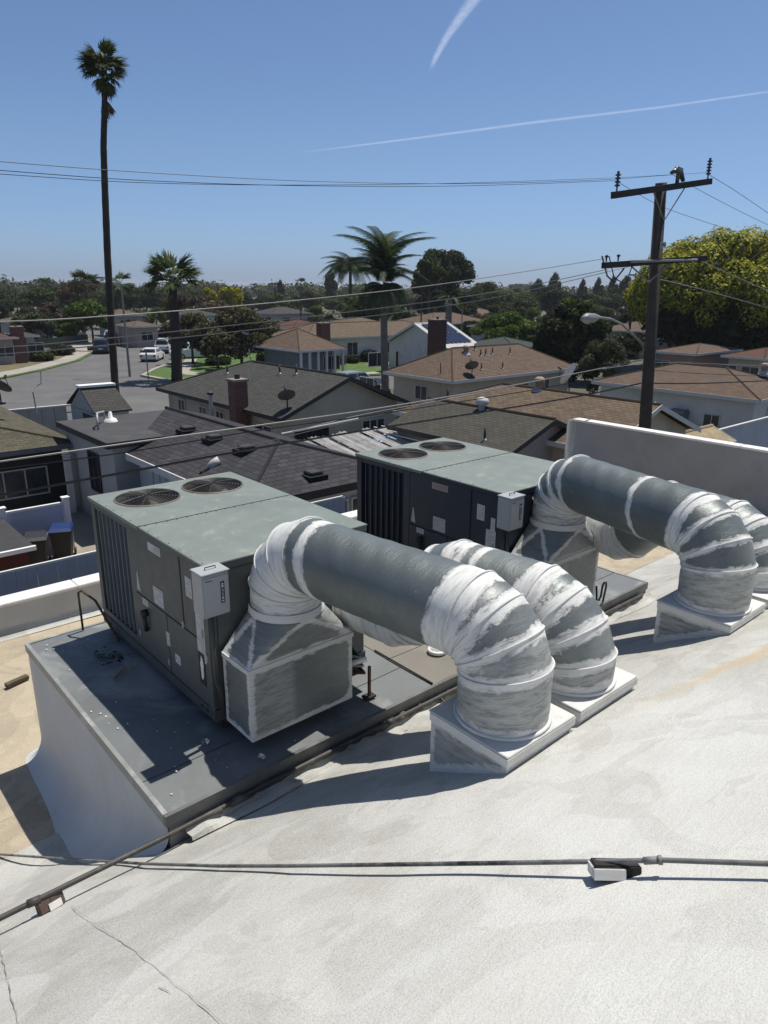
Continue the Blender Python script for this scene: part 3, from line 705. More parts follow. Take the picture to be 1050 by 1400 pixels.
# roof curbs under the ducts: level top, foot following the slope
def curb(label, x0, x1, y0, y1, zt=5.685):
    c = thing('duct_curb', label, 'duct curb', (x0, y0, zt), group='sheet metal curbs the ducts enter')
    mb = MB(); t = .03
    n = 14
    def wall(pa, pb):
        mbx = MB()
        for j in range(9):
            for i in range(n+1):
                x = pa[0]+(pb[0]-pa[0])*i/n; y = pa[1]+(pb[1]-pa[1])*i/n; zb = zsurf(y)-.03; mbx.v.append((x, y, zb+(zt-.012-zb)*j/8))
        mbx.f = [(j*(n+1)+i, j*(n+1)+i+1, (j+1)*(n+1)+i+1, (j+1)*(n+1)+i) for j in range(8) for i in range(n)]
        mbx.uv = [(mbx.v[k][2], mbx.v[k][0]+mbx.v[k][1]) for f in mbx.f for k in f]
        o = mbx.build('curb_side', M_DUCT, c)
        co = [v.co.copy() for v in o.data.vertices]
        set_attr(o.data, 'coat', [max(.5+(.09-(zt-q.z))/.12, .5+(.05-(q.z-zsurf(q.y)))/.08, .5+(.035-min((Vector((q.x, q.y))-Vector(pa[:2])).length, (Vector((q.x, q.y))-Vector(pb[:2])).length))/.06) for q in co]); set_attr(o.data, 'smear', [.55]*len(co))
    wall((x0, y1), (x0, y0)); wall((x0, y0), (x1, y0)); wall((x1, y0), (x1, y1)); wall((x1, y1), (x0, y1))
    Bx('curb_top', plain('curb_top_coating', (.55, .56, .55), .7, .1, 6, stain=((.36, .37, .37), .6)), c, x0-.012, x1+.012, y0-.012, y1+.012, zt-.012, zt, bevel=.003)
    Bx('curb_rim', M_CAP, c, x0-.014, x1+.014, y0-.0145, y0-.0025, zt-.06, zt-.013); Bx('curb_rim', M_CAP, c, x0-.0145, x0-.0025, y0-.002, y1, zt-.06, zt-.013)
    return c
curb('curb under the nearest duct, first from the left', 2.565, 3.14, 1.93, 2.49)
curb('curb right beside the nearest one, second from the left', 3.22, 3.81, 1.93, 2.49)
curb('curb under the far duct, third from the left', 5.0, 5.585, 1.86, 2.42)
curb('curb at the right photo edge, fourth from the left', 5.68, 6.30, 1.86, 2.42)

# ================================================================= PIPES AND SMALL THINGS ON THE ROOF
M_PIPE = plain('weathered_grey_pipe', (.17, .17, .165), .6, .25, 9, stain=((.015, .015, .015), 1.), bump=.3)
M_PIPED = plain('dark_gas_pipe', (.05, .048, .045), .6, .25, 9, stain=((.14, .13, .12), .7), bump=.3)
# gas pipe along the platform foot
gp = thing('gas_pipe', 'dark gas pipe running along the platform foot to the lower left', 'pipe', (-2, 3.62, zsurf(3.6)))
g0 = Vector((3.9, 3.655, 4.69)); pts = [Vector((-1.6, 3.74, 4.62)), Vector((.2, 3.73, 4.625)), Vector((1.4, 3.66, 4.67)), Vector((2.6, 3.655, 4.69)), g0, Vector((5.3, 3.655, 4.69)), Vector((7.15, 3.655, 4.69))]
MB().tube(pts, .017, 10).build('pipe_run', M_PIPED, gp, smooth=True)
for x in (.62, 3.3, 5.9): MB().tube([(x-.035, 3.71 if x < 1 else 3.655, 4.64 if x < 1 else 4.69), (x+.035, 3.70 if x < 1 else 3.655, 4.642 if x < 1 else 4.69)], .024, 10).build('pipe_coupling', M_PIPED, gp, smooth=True)
MB().tube([Vector((3.86, 3.655, 4.69)), Vector((3.86, 3.60, 4.66)), Vector((3.86, 3.50, 4.66))], .012, 8).build('branch_stub', M_PIPED, gp, smooth=True)
tag(MB().tube([Vector((x, 3.50+.02*sin(x*3), zsurf(3.5)+.02+.008*sin(x*5))) for x in np.linspace(3.3, 5.2, 30)], .007, 6).build('black_cable', M_BLK, None, smooth=True), 'thin black cable lying on the white roof beside the gas pipe', 'cable')
# conduit going up the roof
cp = thing('conduit', 'grey conduit crossing the white roof from left to right edge', 'conduit', (.74, 5.46, ZF))
cpx = [((-60, 1163), .03), ((0, 1168), .03), ((100, 1175), .02), ((200, 1181), .022), ((300, 1184), .024), ((400, 1184), .04), ((550, 1182), .045), ((700, 1180), .055), ((830, 1178), .062), ((905, 1176), .062), ((1050, 1181), .05), ((1150, 1186), .06)]
pts = []
for (p, off) in cpx: q = on_roof(*p, off); pts.append(q)
MB().tube(pts, .0088, 10).build('conduit_run', M_PIPE, cp, smooth=True)
q2 = on_roof(880, 1177, .062); q3 = on_roof(900, 1176, .062)
MB().tube([q2, q3], .0125, 12).build('coupling', M_PIPE, cp, smooth=True)
MB().tube([q3, q3+(q3-q2)*.25], .0155, 12).build('coupling', M_PIPE, cp, smooth=True)
# timber block under the conduit
def ang_box(cx, cy, z, lx, ly, lz, ang, tilt=0.):
    return Matrix.Translation((cx, cy, z)) @ Matrix.Rotation(ang, 4, 'Z') @ Matrix.Rotation(tilt, 4, 'X')
b1 = on_roof(842, 1196)
M_ = ang_box(b1.x, b1.y, b1.z+.024, 0, 0, 0, radians(-42), -.38)
M_WBLK = plain('black_tarred_timber', (.018, .016, .015), .8, .4, 30, bump=.6)
blk = MB().box(-.085, .075, -.036, .036, -.024, .024, M=M_).build('support_block', M_WBLK, None, bevel=.005); tag(blk, 'black tarred timber block with one white face under the conduit', 'block')
MB().box(-.092, -.086, -.03, .03, -.02, .018, M=M_).build('mortar_patch', M_CAP, blk, bevel=.002)
MB().box(-.09, .02, -.043, -.0365, -.022, .016, M=M_).build('mortar_patch', M_CAP, blk, bevel=.002)
b2 = Vector((.70, 3.70, zsurf(3.7)+.03))
M_ = Matrix.Translation(b2) @ Matrix.Rotation(radians(5), 4, 'Z') @ Matrix.Rotation(-.55, 4, 'X')
blk = MB().box(-.07, .07, -.05, .04, -.02, .055, M=M_).build('support_block', plain('reddish_old_brick', (.10, .065, .055), .9, .3, 20, bump=.5), None, bevel=.005); tag(blk, 'reddish brown block under the gas pipe near the left photo edge', 'block')
MB().box(-.005, .0, -.051, .041, -.021, .057, M=M_).build('block_joint', M_BLK, blk)
MB().box(-.02, .05, -.058, -.0505, -.02, .02, M=M_).build('mortar_patch', M_CAP, blk)
tag(MB().box(-.13, .13, -.035, .035, 0, .05, M=Matrix.Translation((1.61, 8.3, ZF+.012)) @ Matrix.Rotation(radians(14), 4, 'Z')).build('wood_offcut', plain('old_brown_timber', (.10, .075, .05), .9, .3, 14, bump=.4), None, bevel=.004), 'short brown timber offcut lying alone on the tan flat roof', 'timber')
# bent pipe rail at the back corner of the platform
rl = thing('pipe_rail', 'rusty bent pipe rail at the back left platform corner', 'rail', (1.92, 6.55, ZP))
MB().tube([(1.93, 6.64, ZP+.01), (1.93, 6.64, ZP+.40)], .011, 8).build('post', M_SLEEP, rl, smooth=True)
MB().tube([(1.93, 6.64, ZP+.40), (1.95, 6.6, ZP+.435), (2.02, 6.45, ZP+.36), (2.08, 6.1, ZP+.05)], .012, 8).build('sloping_bar', M_RUST, rl, smooth=True)
# post and piping between the units
pp = thing('pipe_stand', 'rusty post with tangled piping right of the near hood', 'pipe stand', (3.3, 3.9, ZP))
MB().box(3.28, 3.30, 3.90, 3.92, ZP+.012, 5.08).build('post', M_RUST, pp)
MB().box(3.24, 3.34, 3.88, 3.95, ZP+.012, ZP+.03).build('foot_block', M_SLEEP, pp)
for k in range(6):
    z = 4.98+.028*k; MB().tube([(3.12, 4.24, z+.02), (3.16, 4.10+.02*k, z), (3.30, 3.98+.01*k, z-.02*(k % 2)), (3.34, 4.22, z)], .010+.003*(k % 2), 6).build('small_pipe', (M_RUST, M_BLK, M_BOX)[k % 3], pp, smooth=True)
MB().tube([(3.14, 4.02, 5.10), (3.30, 3.96, 5.12)], .022, 8).build('pipe_elbow', M_WHITE, pp, smooth=True)
MB().tube([(3.834, 4.48, 4.797), (3.834, 3.72, 4.797)], .008, 6).build('drain_line', M_BLK, pp)
gn = MB().tube([(6.26, 3.72, 5.02), (6.26, 3.70, 4.87), (6.30, 3.70, 4.85), (6.335, 3.70, 4.89), (6.345, 3.70, 5.0), (6.37, 3.70, 5.035), (6.41, 3.70, 5.03), (6.42, 3.70, 4.98), (6.42, 3.72, ZP+.01)], .011, 8).build('gooseneck_conduit', M_BLK, None, smooth=True)
tag(gn, 'black crooked conduit standing on the platform right of the far hood', 'conduit')
vp = thing('roof_drain_cap', 'small round white cap on the taupe platform sheet', 'vent cap', (4.28, 4.12, ZP)); c = (4.27, 4.10, ZP+.012)
MB().lathe(c, [(.088, 0), (.09, .02), (.085, .028), (.07, .03)], 28).build('rim', M_WHITE, vp, smooth=True)
MB().lathe(c, [(.072, .022), (.0001, .024)], 28).build('cap_face', plain('speckled_cap', (.45, .45, .44), .8, .4, 60), vp)
for k in range(6): MB().box(c[0]-.06+.02*k, c[0]-.056+.02*k, c[1]-.045, c[1]+.045, c[2]+.024, c[2]+.03).build('grille_bar', M_WHITE, vp)
# rags and sticks behind the near unit's base
rg = thing('debris', 'dark rags and a broken stick in the shadow beside the near unit', 'debris', (1.9, 5.9, ZP))
mb = MB()
for k in range(40):
    x = 1.93+random.gauss(0, .07); y = 5.92+random.gauss(0, .10); a = random.uniform(0, 6.3); l = random.uniform(.02, .06); mb.quad((x, y, ZP+.012+random.uniform(0, .02)), (x+l*cos(a), y+l*sin(a), ZP+.014+random.uniform(0, .02)), (x+l*cos(a+.8), y+l*sin(a+.8), ZP+.012+random.uniform(0, .03)))
mb.build('rag_heap', plain('dark_rag', (.018, .014, .013), .95, .4, 20, bump=.6), rg)
MB().tube([(1.80, 5.52, ZP+.025), (1.92, 5.62, ZP+.03), (2.04, 5.60, ZP+.05)], .013, 6).build('stick', plain('bleached_stick', (.22, .19, .13), .9, .3, 20), rg)
for (x, y, lb) in ((2.2, 3.80, 'crumpled white scrap on the platform, nearer the front edge'), (1.98, 4.22, 'crumpled pale scrap beside the near unit front corner')):
    mb = MB()
    for k in range(7): a = random.uniform(0, 6); mb.quad((x, y, ZP+.02), (x+.03*cos(a), y+.03*sin(a), ZP+.015+random.uniform(0, .02)), (x+.03*cos(a+.9), y+.03*sin(a+.9), ZP+.02+random.uniform(0, .02)))
    tag(mb.build('paper_scrap', M_WHITE, None), lb, 'scrap')
# ================================================================= GROUND, STREETS, LAWNS
M_ASPH = plain('worn_asphalt', (.105, .105, .105), .9, .18, .35, stain=((.145, .145, .142), .7), bump=.2, bscale=20)
M_CONC = plain('pale_concrete', (.30, .285, .25), .9, .15, .5, stain=((.22, .21, .18), .6), bump=.2, bscale=20)
M_YARD = plain('tan_yard_concrete', (.27, .245, .20), .9, .18, .6, stain=((.16, .145, .12), .6), bump=.2, bscale=15)
M_DIRT = plain('dry_yard_ground', (.10, .095, .065), .95, .35, .08, stain=((.045, .06, .025), .8), bump=.1, bscale=4)
M_GRASS = plain('lawn_green', (.058, .115, .018), .95, .4, 1.2, stain=((.09, .12, .03), .8), bump=.4, bscale=25)
M_DRYG = plain('dry_lawn', (.13, .115, .055), .95, .3, 1.0, stain=((.07, .085, .025), .7), bump=.4, bscale=25)
gm = MB(); gm.quad((-2800, -2800, -.02), (2800, -2800, -.02), (2800, 3800, -.02), (-2800, 3800, -.02)); struct(gm.build('ground', M_DIRT))
def slab(name, px, z, mat, th=.02, raw=False):
    poly = px if raw else [tuple(G(*p, z)[:2]) for p in px]
    o = MB().prism(poly, z-th, z).build(name, mat); return struct(o)
# main street, side street
slab('road', [(8.0, 44.0), (60, 44.5), (72, 44.5), (72, 57.5), (42, 57.6), (31, 58.0), (26.5, 60.5), (26.6, 65), (29, 69), (35.6, 76), (43.0, 92), (57, 110), (64, 118), (160, 125), (160, 137), (70, 132), (54, 137), (30, 142), (26, 133), (42, 122), (41, 113), (32.3, 91.5), (27, 82), (21, 74.5), (16, 69.6), (0, 68), (-120, 67), (-120, 44)], .012, M_ASPH, .03, True)
slab('sidewalk', [(16, 70.4), (21, 75.3), (27, 82.8), (32, 92), (30.6, 93.5), (25.6, 84.4), (19.6, 77), (14.6, 72.2), (-60, 70.8), (-60, 68.9)], .12, M_CONC, .14, True)
slab('sidewalk', [(32.3, 92.5), (41, 113.5), (38.6, 117), (33.5, 108), (30.7, 96)], .12, M_CONC, .14, True)
slab('sidewalk', [(26, 143), (54, 138), (70, 133), (160, 138), (160, 140), (70, 135.4), (54, 140.6), (26, 145.5)], .12, M_CONC, .14, True)
slab('lawn', [(14.6, 72.4), (19.6, 77.2), (25.6, 84.6), (30.2, 93.5), (27, 96), (10, 92), (-30, 80), (-30, 71.5)], .10, M_DRYG, .12, True)
slab('lawn', [(16.2, 69.9), (21.3, 74.8), (27.3, 82.3), (32.4, 91.6), (32.15, 91.9), (27.1, 82.75), (21.1, 75.2), (16.1, 70.35), (-40, 68.9), (-40, 68.2)], .118, M_GRASS, .12, True)
# kerbed corner with the curved walk
slab('lawn', [(30.9, 58.6), (27.6, 60.6), (27.2, 64.8), (29.8, 68.4), (36.2, 76.2), (38, 80), (52, 80), (52, 59.2), (41, 58.4)], .10, M_GRASS, .12, True)
slab('kerb', [(41, 57.7), (31, 58.1), (27, 60.4), (26.8, 64.9), (29.5, 68.8), (35.9, 76.5), (36.2, 76.2), (29.8, 68.5), (27.2, 64.8), (27.5, 60.7), (31.1, 58.45), (41, 58.1)], .15, M_CONC, .17, True)
slab('sidewalk', [(40, 58.5), (32.6, 60.0), (30.3, 62.6), (30.0, 65.5), (32.2, 68.8), (37.0, 76.5), (38.3, 76.2), (33.8, 68.6), (31.9, 65.4), (32.2, 63.2), (34.2, 61.4), (40, 60.2), (60, 60.0), (60, 58.6)], .125, M_CONC, .14, True)
# front gardens behind the grey gabled house
slab('lawn', [(330, 504), (352, 497), (470, 497), (516, 499), (524, 507), (520, 512), (440, 514), (350, 514)], .13, M_GRASS, .16)
slab('sidewalk', [(425, 506), (432, 505.6), (470, 513), (461, 514)], .15, M_CONC, .1)
slab('sidewalk', [(438, 514), (512, 508), (520, 510), (448, 517)], .15, M_CONC, .1)
slab('yard_paving', [(-6, 9.95), (18.5, 9.95), (18.5, 13.6), (8.2, 14.5), (8.2, 44), (-14, 44), (-14, 9.95)], .02, M_YARD, .05, True)

# ================================================================= HOUSES
S_BLACK = shingle('charcoal_shingles', (.042, .042, .048), .20, .32, .35)
S_GREY = shingle('grey_shingles', (.058, .058, .055), .15, .3, .22)
S_BROWN = shingle('brown_shingles', (.115, .083, .063), .15, .3, .22)
S_TAN = shingle('tan_brown_shingles', (.12, .09, .064), .16, .3, .28)
S_OLIVE = shingle('olive_brown_shingles', (.085, .078, .055), .18, .34, .3)
S_RED = shingle('reddish_shingles', (.095, .05, .038), .15, .3, .2)
S_GREEN = shingle('grey_green_shingles', (.05, .062, .06), .15, .3, .2)
W_CREAM = plain('cream_stucco', (.46, .41, .32), .9, .10, .8, stain=((.25, .23, .19), .5), bump=.2, bscale=60)
W_WHITE = plain('white_stucco', (.62, .61, .57), .9, .08, .8, stain=((.36, .36, .34), .5), bump=.2, bscale=60)
W_GREY = plain('grey_stucco', (.37, .37, .36), .9, .08, .8, stain=((.22, .22, .21), .5), bump=.2, bscale=60)
W_PINK = plain('pinkish_stucco', (.36, .29, .25), .9, .1, .8, bump=.2, bscale=60)
W_DARK = plain('black_painted_siding', (.012, .012, .014), .7, .3, 2)
W_BLUE = plain('bluish_white_wall', (.42, .45, .50), .8, .08, 1, stain=((.34, .36, .40), .5))
W_SALM = plain('salmon_stucco', (.36, .23, .19), .9, .1, .8)
T_WHITE = plain('white_trim', (.55, .55, .53), .6, .08, 3)
T_DARK = plain('dark_trim', (.03, .03, .03), .7, .2, 3)
T_BROWN = plain('brown_trim', (.10, .07, .05), .7, .2, 3)
M_BRICKR = None
def brickmat():
    m, nt, b = nodes_of('red_brick'); n = N(nt); v = n.coord()
    sp = n.new('ShaderNodeSeparateXYZ'); n.link(v, sp.inputs[0]); cb = n.new('ShaderNodeCombineXYZ')
    n.link(n.math('ADD', sp.outputs[0], sp.outputs[1]), cb.inputs[0]); n.link(sp.outputs[2], cb.inputs[1])
    br = n.new('ShaderNodeTexBrick'); n.link(cb.outputs[0], br.inputs['Vector']); br.inputs['Scale'].default_value = 1
    br.inputs['Brick Width'].default_value = .22; br.inputs['Row Height'].default_value = .085; br.inputs['Mortar Size'].default_value = .01
    br.inputs['Color1'].default_value = (.17, .055, .04, 1); br.inputs['Color2'].default_value = (.10, .035, .03, 1); br.inputs['Mortar'].default_value = (.12, .10, .09, 1)
    n.link(br.outputs['Color'], b.inputs['Base Color']); b.inputs['Roughness'].default_value = .9
    n.link(n.bump(br.outputs['Fac'], -.6, .01), b.inputs['Normal']); return m
M_BRICKR = brickmat()
GL = glass()
def roof_faces(x0, x1, y0, y1, ze, zr, axis, e0, e1):
    """list of polygons (counter clockwise from above); ridge along axis, e0/e1 = 'hip'/'gable'"""
    if axis == 'x': h = (y1-y0)/2; ym = (y0+y1)/2; a = x0+(h if e0 == 'hip' else 0); b = x1-(h if e1 == 'hip' else 0)
    else: h = (x1-x0)/2; xm = (x0+x1)/2; a = y0+(h if e0 == 'hip' else 0); b = y1-(h if e1 == 'hip' else 0)
    if b < a+.05: a = b = (a+b)/2; b += .05
    if axis == 'x':
        R0, R1 = (a, ym, zr), (b, ym, zr)
        fs = [[(x0, y0, ze), (x1, y0, ze), R1, R0], [(x1, y1, ze), (x0, y1, ze), R0, R1]]
        if e0 == 'hip': fs.append([(x0, y1, ze), (x0, y0, ze), R0])
        if e1 == 'hip': fs.append([(x1, y0, ze), (x1, y1, ze), R1])
    else:
        R0, R1 = (xm, a, zr), (xm, b, zr)
        fs = [[(x0, y1, ze), (x0, y0, ze), R0, R1], [(x1, y0, ze), (x1, y1, ze), R1, R0]]
        if e0 == 'hip': fs.append([(x0, y0, ze), (x1, y0, ze), R0])
        if e1 == 'hip': fs.append([(x1, y1, ze), (x0, y1, ze), R1])
    return fs, R0, R1
def slabs(faces, th=.1):
    mb = MB(); uv = []
    for f in faces:
        P = [Vector(p) for p in f]; e = (P[1]-P[0]).normalized(); nn = e.cross((P[2]-P[1])).normalized(); s = nn.cross(e)
        mb.quad(*P); uv += [((p-P[0]).dot(e), (p-P[0]).dot(s)) for p in P]
        Q = [p-Vector((0, 0, th)) for p in P]
        mb.quad(*reversed(Q)); uv += [(0, 0)]*len(Q)
        for i in range(len(P)):
            j = (i+1) % len(P); mb.quad(P[i], Q[i], Q[j], P[j]); uv += [(0, 0)]*4
    mb.uv = uv; return mb
def window(parent, face, a, b, z0, z1, pos, frame=T_WHITE, nm=2, pane=GL, depth=.06):
    """face 'y': wall plane y=pos seen from -y, a..b in x; face 'x': wall plane x=pos seen from -x"""
    def bx(name, p, q, r, s, d0, d1, m, par):
        if face == 'y': return MB().box(p, q, pos-d1, pos-d0, r, s).build(name, m, par)
        return MB().box(pos-d1, pos-d0, p, q, r, s).build(name, m, par)
    t = .05; f = MB(); 
    segs = [(a-t, b+t, z1, z1+t), (a-t, b+t, z0-t, z0), (a-t, a, z0, z1), (b, b+t, z0, z1)]
    for i in range(1, nm): c = a+(b-a)*i/nm; segs.append((c-.02, c+.02, z0, z1))
    for (p, q, r, s) in segs:
        if face == 'y': f.box(p, q, pos-depth, pos-.001, r, s)
        else: f.box(pos-depth, pos-.001, p, q, r, s)
    w = f.build('window', frame, parent)
    for i in range(nm):
        c0 = a+(b-a)*i/nm+(.02 if i else 0); c1 = a+(b-a)*(i+1)/nm-(.02 if i < nm-1 else 0)
        bx('pane', c0, c1, z0, z1, .004, .018, pane, w)
    return w
def door(parent, face, a, b, z1, pos, m):
    if face == 'y': o = MB().box(a, b, pos-.05, pos-.001, .0, z1).build('door', m, parent); MB().box(b-.12, b-.08, pos-.09, pos-.05, 1, 1.05).build('handle', T_DARK, o)
    else: o = MB().box(pos-.05, pos-.001, a, b, .0, z1).build('door', m, parent); MB().box(pos-.09, pos-.05, b-.12, b-.08, 1, 1.05).build('handle', T_DARK, o)
def house(label, x0, x1, y0, y1, ze, zr, axis, e0, e1, wall, roof, trim=T_WHITE, oh=.4, group=None, cat='house', gable=None, wins=(), doors=(), name='house', M=None):
    h = thing(name, label, cat, (x0, y0, 0), 0, group)
    fs, R0, R1 = roof_faces(x0, x1, y0, y1, ze, zr, axis, e0, e1)
    r = slabs(fs, .08); r.build('roof', roof, h)
    wx0, wx1, wy0, wy1 = x0+oh, x1-oh, y0+oh, y1-oh
    mb = MB().box(wx0, wx1, wy0, wy1, 0, ze-.02); mb.build('wall', wall, h)
    # gable triangles
    sl_ = (zr-ze)/((y1-y0)/2 if axis == 'x' else (x1-x0)/2); zt = ze+sl_*oh-.10
    g = gable or wall
    def tri(name, a, b, c, t):
        mb = MB(); P = [Vector(a), Vector(b), Vector(c)]; d = Vector(t); Q = [p+d for p in P]
        mb.quad(*P); mb.quad(*reversed(Q))
        for i in range(3): mb.quad(P[i], P[(i+1) % 3], Q[(i+1) % 3], Q[i])
        mb.build(name, g, h, fix=True)
    if axis == 'x':
        ym = (y0+y1)/2
        for e, x, t in ((e0, wx0, .1), (e1, wx1, -.1)):
            if e == 'gable': tri('gable', (x, wy0+.001, ze-.015), (x, wy1-.001, ze-.015), (x, ym, zr-.10), (t, 0, 0))
    else:
        xm = (x0+x1)/2
        for e, y, t in ((e0, wy0, .1), (e1, wy1, -.1)):
            if e == 'gable': tri('gable', (wx0+.001, y, ze-.015), (wx1-.001, y, ze-.015), (xm, y, zr-.10), (0, t, 0))
    # fascia boards
    def board(p, q):
        p, q = Vector(p), Vector(q); d = (q-p); n_ = Vector((d.y, -d.x, 0)).normalized()*.025; mb = MB()
        P = [p+n_*.1, q+n_*.1, q+n_*1.1, p+n_*1.1]; T = Vector((0, 0, .17))
        mb.quad(*[a+Vector((0, 0, .015)) for a in P]); mb.quad(*reversed([a-T for a in P]))
        for i in range(4): j = (i+1) % 4; up_ = Vector((0, 0, .015)); mb.quad(P[i]-T, P[j]-T, P[j]+up_, P[i]+up_)
        mb.build('fascia', trim, h)
    if axis == 'x' or e0 == 'hip': board((x0, y0, ze), (x1, y0, ze))
    else: board((x0, y0, ze), R0); board(R0, (x1, y0, ze))
    if axis == 'y' or e0 == 'hip': board((x0, y1, ze), (x0, y0, ze))
    else: board((x0, y1, ze), R0); board(R0, (x0, y0, ze))
    if axis == 'x' and e1 == 'gable': board((x1, y0, ze), R1)
    # ridge caps
    if (Vector(R1)-Vector(R0)).length > .2:
        MB().tube([Vector(R0)+Vector((0, 0, .0)), Vector(R1)], .07, 6).build('ridge_cap', roof, h)
    def hipcap(a, b): MB().tube([Vector(a), Vector(b)], .055, 6).build('ridge_cap', roof, h)
    if e0 == 'hip':
        hipcap((x0, y0, ze), R0)
        hipcap((x1, y0, ze) if axis == 'y' else (x0, y1, ze), R0)
    if e1 == 'hip':
        hipcap((x0, y1, ze) if axis == 'y' else (x1, y0, ze), R1)
    for w in wins:
        f, a, b, z0, z1 = w[:5]; kw = w[5] if len(w) > 5 else {}
        window(h, f, a, b, z0, z1, wy0 if f == 'y' else wx0, **kw)
    for (f, a, b, z1, m) in doors: door(h, f, a, b, z1, wy0 if f == 'y' else wx0, m)
    return h
def zon(x, y, x0, x1, y0, y1, ze, zr, axis):
    """roof height at x,y for a gable/hip roof"""
    hx = (x1-x0)/2; hy = (y1-y0)/2
    k = (zr-ze)/(hx if axis == 'y' else hy)
    return min(zr, ze+k*min(x-x0, x1-x, y-y0, y1-y))
def vent(label, x, y, z, kind='pipe', group=None):
    if kind == 'pipe':
        t = thing('vent_pipe', label, 'vent', (x, y, z), 0, group); MB().cyl((x, y), .045, z-.05, z+.45, 8).build('pipe', T_DARK, t, smooth=True); MB().cyl((x, y), .13, z-.06, z+.06, 10, r2=.05).build('flashing', M_BOX, t, smooth=True)
    elif kind == 'pot':
        t = thing('roof_vent', label, 'vent', (x, y, z), 0, group); MB().lathe((x, y, z), [(.16, -.15), (.16, .28), (.22, .30), (.22, .42), (.12, .50), (.0001, .50)], 14).build('hood', plain('rusty_pot_vent', (.30, .24, .18), .8, .2, 8), t, smooth=True); MB().lathe((x, y, z), [(.32, -.10), (.17, .08)], 14).build('flashing', M_BOX, t)
    elif kind == 'ball':
        t = thing('roof_vent', label, 'vent', (x, y, z), 0, group); MB().lathe((x, y, z), [(.13, -.15), (.13, .12)], 14).build('neck', M_BOX, t, smooth=True)
        c = MB().lathe((x, y, z), [(.13, .12), (.23, .17), (.26, .28), (.22, .38), (.10, .44), (.0001, .45)], 16).build('turbine', plain('galvanised', (.5, .5, .5), .35, .1, 8, metal=.6), t, smooth=True)
    elif kind == 'box':
        t = thing('roof_vent', label, 'vent', (x, y, z), 0, group); MB().box(x-.2, x+.2, y-.2, y+.2, z-.1, z+.10).build('hood', T_DARK, t, bevel=.02); MB().box(x-.3, x+.3, y-.3, y+.3, z-.12, z+.0).build('flashing', S_BLACK, t)
    return t
def dish(label, x, y, z, rz, r=.38, m=None, h=.5, tilt=.75):
    t = thing('satellite_dish', label, 'satellite dish', (0, 0, 0), 0); mm = m or plain('dish_grey', (.10, .10, .10), .5)
    MB().tube([(0, 0, -.05), (0, 0, h*.6), (0, .05, h)], .03, 8).build('mast', T_DARK, t)
    M_ = Matrix.Translation((0, -.03, h+.1)) @ Matrix.Rotation(tilt+pi*.0, 4, 'X')
    mb = MB(); prof = [(r*q, .22*r*q*q) for q in np.linspace(.001, 1, 8)]; mb.lathe((0, 0, 0), prof, 24); mb.lathe((0, 0, -.012), list(reversed(prof)), 24); mb.v = [tuple(M_ @ Vector(v)) for v in mb.v]; mb.build('dish', mm, t, smooth=True)
    mb = MB(); mb.tube([(0, -r, .1), (0, -r*.6, .35), (0, 0, .62*r+.2)], .015, 6); mb.tube([(0, 0, .62*r+.14), (0, 0, .62*r+.3)], .05, 8); mb.v = [tuple(M_ @ Vector(v)) for v in mb.v]; mb.build('feed_arm', T_DARK, t)
    MB().box(-.12, .12, -.12, .12, -.08, -.02).build('foot', T_DARK, t)
    t.location = (x, y, z); t.rotation_euler = (0, 0, rz); return t
def chimney(parent, x, y, w, d, z0, z1, m=None, cap=True):
    c = MB().box(x-w/2, x+w/2, y-d/2, y+d/2, z0, z1).build('chimney', m or M_BRICKR, parent)
    if cap: MB().box(x-w/2-.05, x+w/2+.05, y-d/2-.05, y+d/2+.05, z1+.002, z1+.10).build('chimney_cap', plain('chimney_mortar', (.25, .2, .18), .9), c); MB().cyl((x, y), .12, z1+.1, z1+.3, 10).build('flue', T_DARK, c)
    return c

# --- charcoal shingled house right behind the near unit
h7 = thing('house', 'white walled house with charcoal shingle hip roof just behind the units', 'house', (8.6, 15, 0))
ze, zr = 2.8, 3.65; K = (8.55, 15.0, ze); RN = (11.35, 17.7, zr); RF = (11.35, 25.4, zr); KR = (14.15, 15.0, ze)
fs = [[K, KR, RN], [(9.05, 22.5, 2.95), K, RN, RF], [KR, (14.15, 26, ze), RF, RN], [(8.55, 22.5, ze), K, (9.0, 22.5, 2.94)]]
slabs([[K, KR, RN], [(8.55, 22.5, ze), K, RN, RF], [KR, (14.15, 28, ze), RF, RN]], .08).build('roof', S_BLACK, h7)
MB().box(9.0, 13.7, 15.4, 27.6, 0, 2.75).build('wall', W_WHITE, h7)
MB().box(8.0, 12.6, 22.45, 27.4, 3.06, 3.22).build('flat_roof', plain('flat_felt_roof', (.045, .045, .048), .8, .2, 1.2, stain=((.07, .07, .072), .8)), h7)
MB().box(8.2, 12.4, 22.6, 27.2, 0, 3.05).build('wall', W_GREY, h7)
MB().box(7.98, 12.62, 22.41, 22.45, 3.02, 3.225).build('fascia', T_DARK, h7); MB().box(7.95, 7.995, 22.41, 27.4, 3.02, 3.225).build('fascia', T_DARK, h7)
MB().box(8.50, 8.545, 14.98, 22.40, 2.62, 2.83).build('fascia', T_WHITE, h7); MB().box(8.50, 14.2, 14.94, 14.975, 2.60, 2.83).build('fascia', T_DARK, h7)
for a, b in ((K, RN), (KR, RN), (RN, RF)): MB().tube([a, b], .06, 6).build('ridge_cap', S_BLACK, h7)
window(h7, 'x', 24.0, 24.9, 1.2, 2.5, 8.2, T_DARK, 2); window(h7, 'x', 17.0, 17.6, 1.3, 2.4, 9.0, T_WHITE, 1)
for (a, b) in ((10.3, 11.0), (11.35, 12.05), (12.25, 12.95)): window(h7, 'y', a, b, 1.45, 2.2, 15.4, T_WHITE, 1, depth=.08)
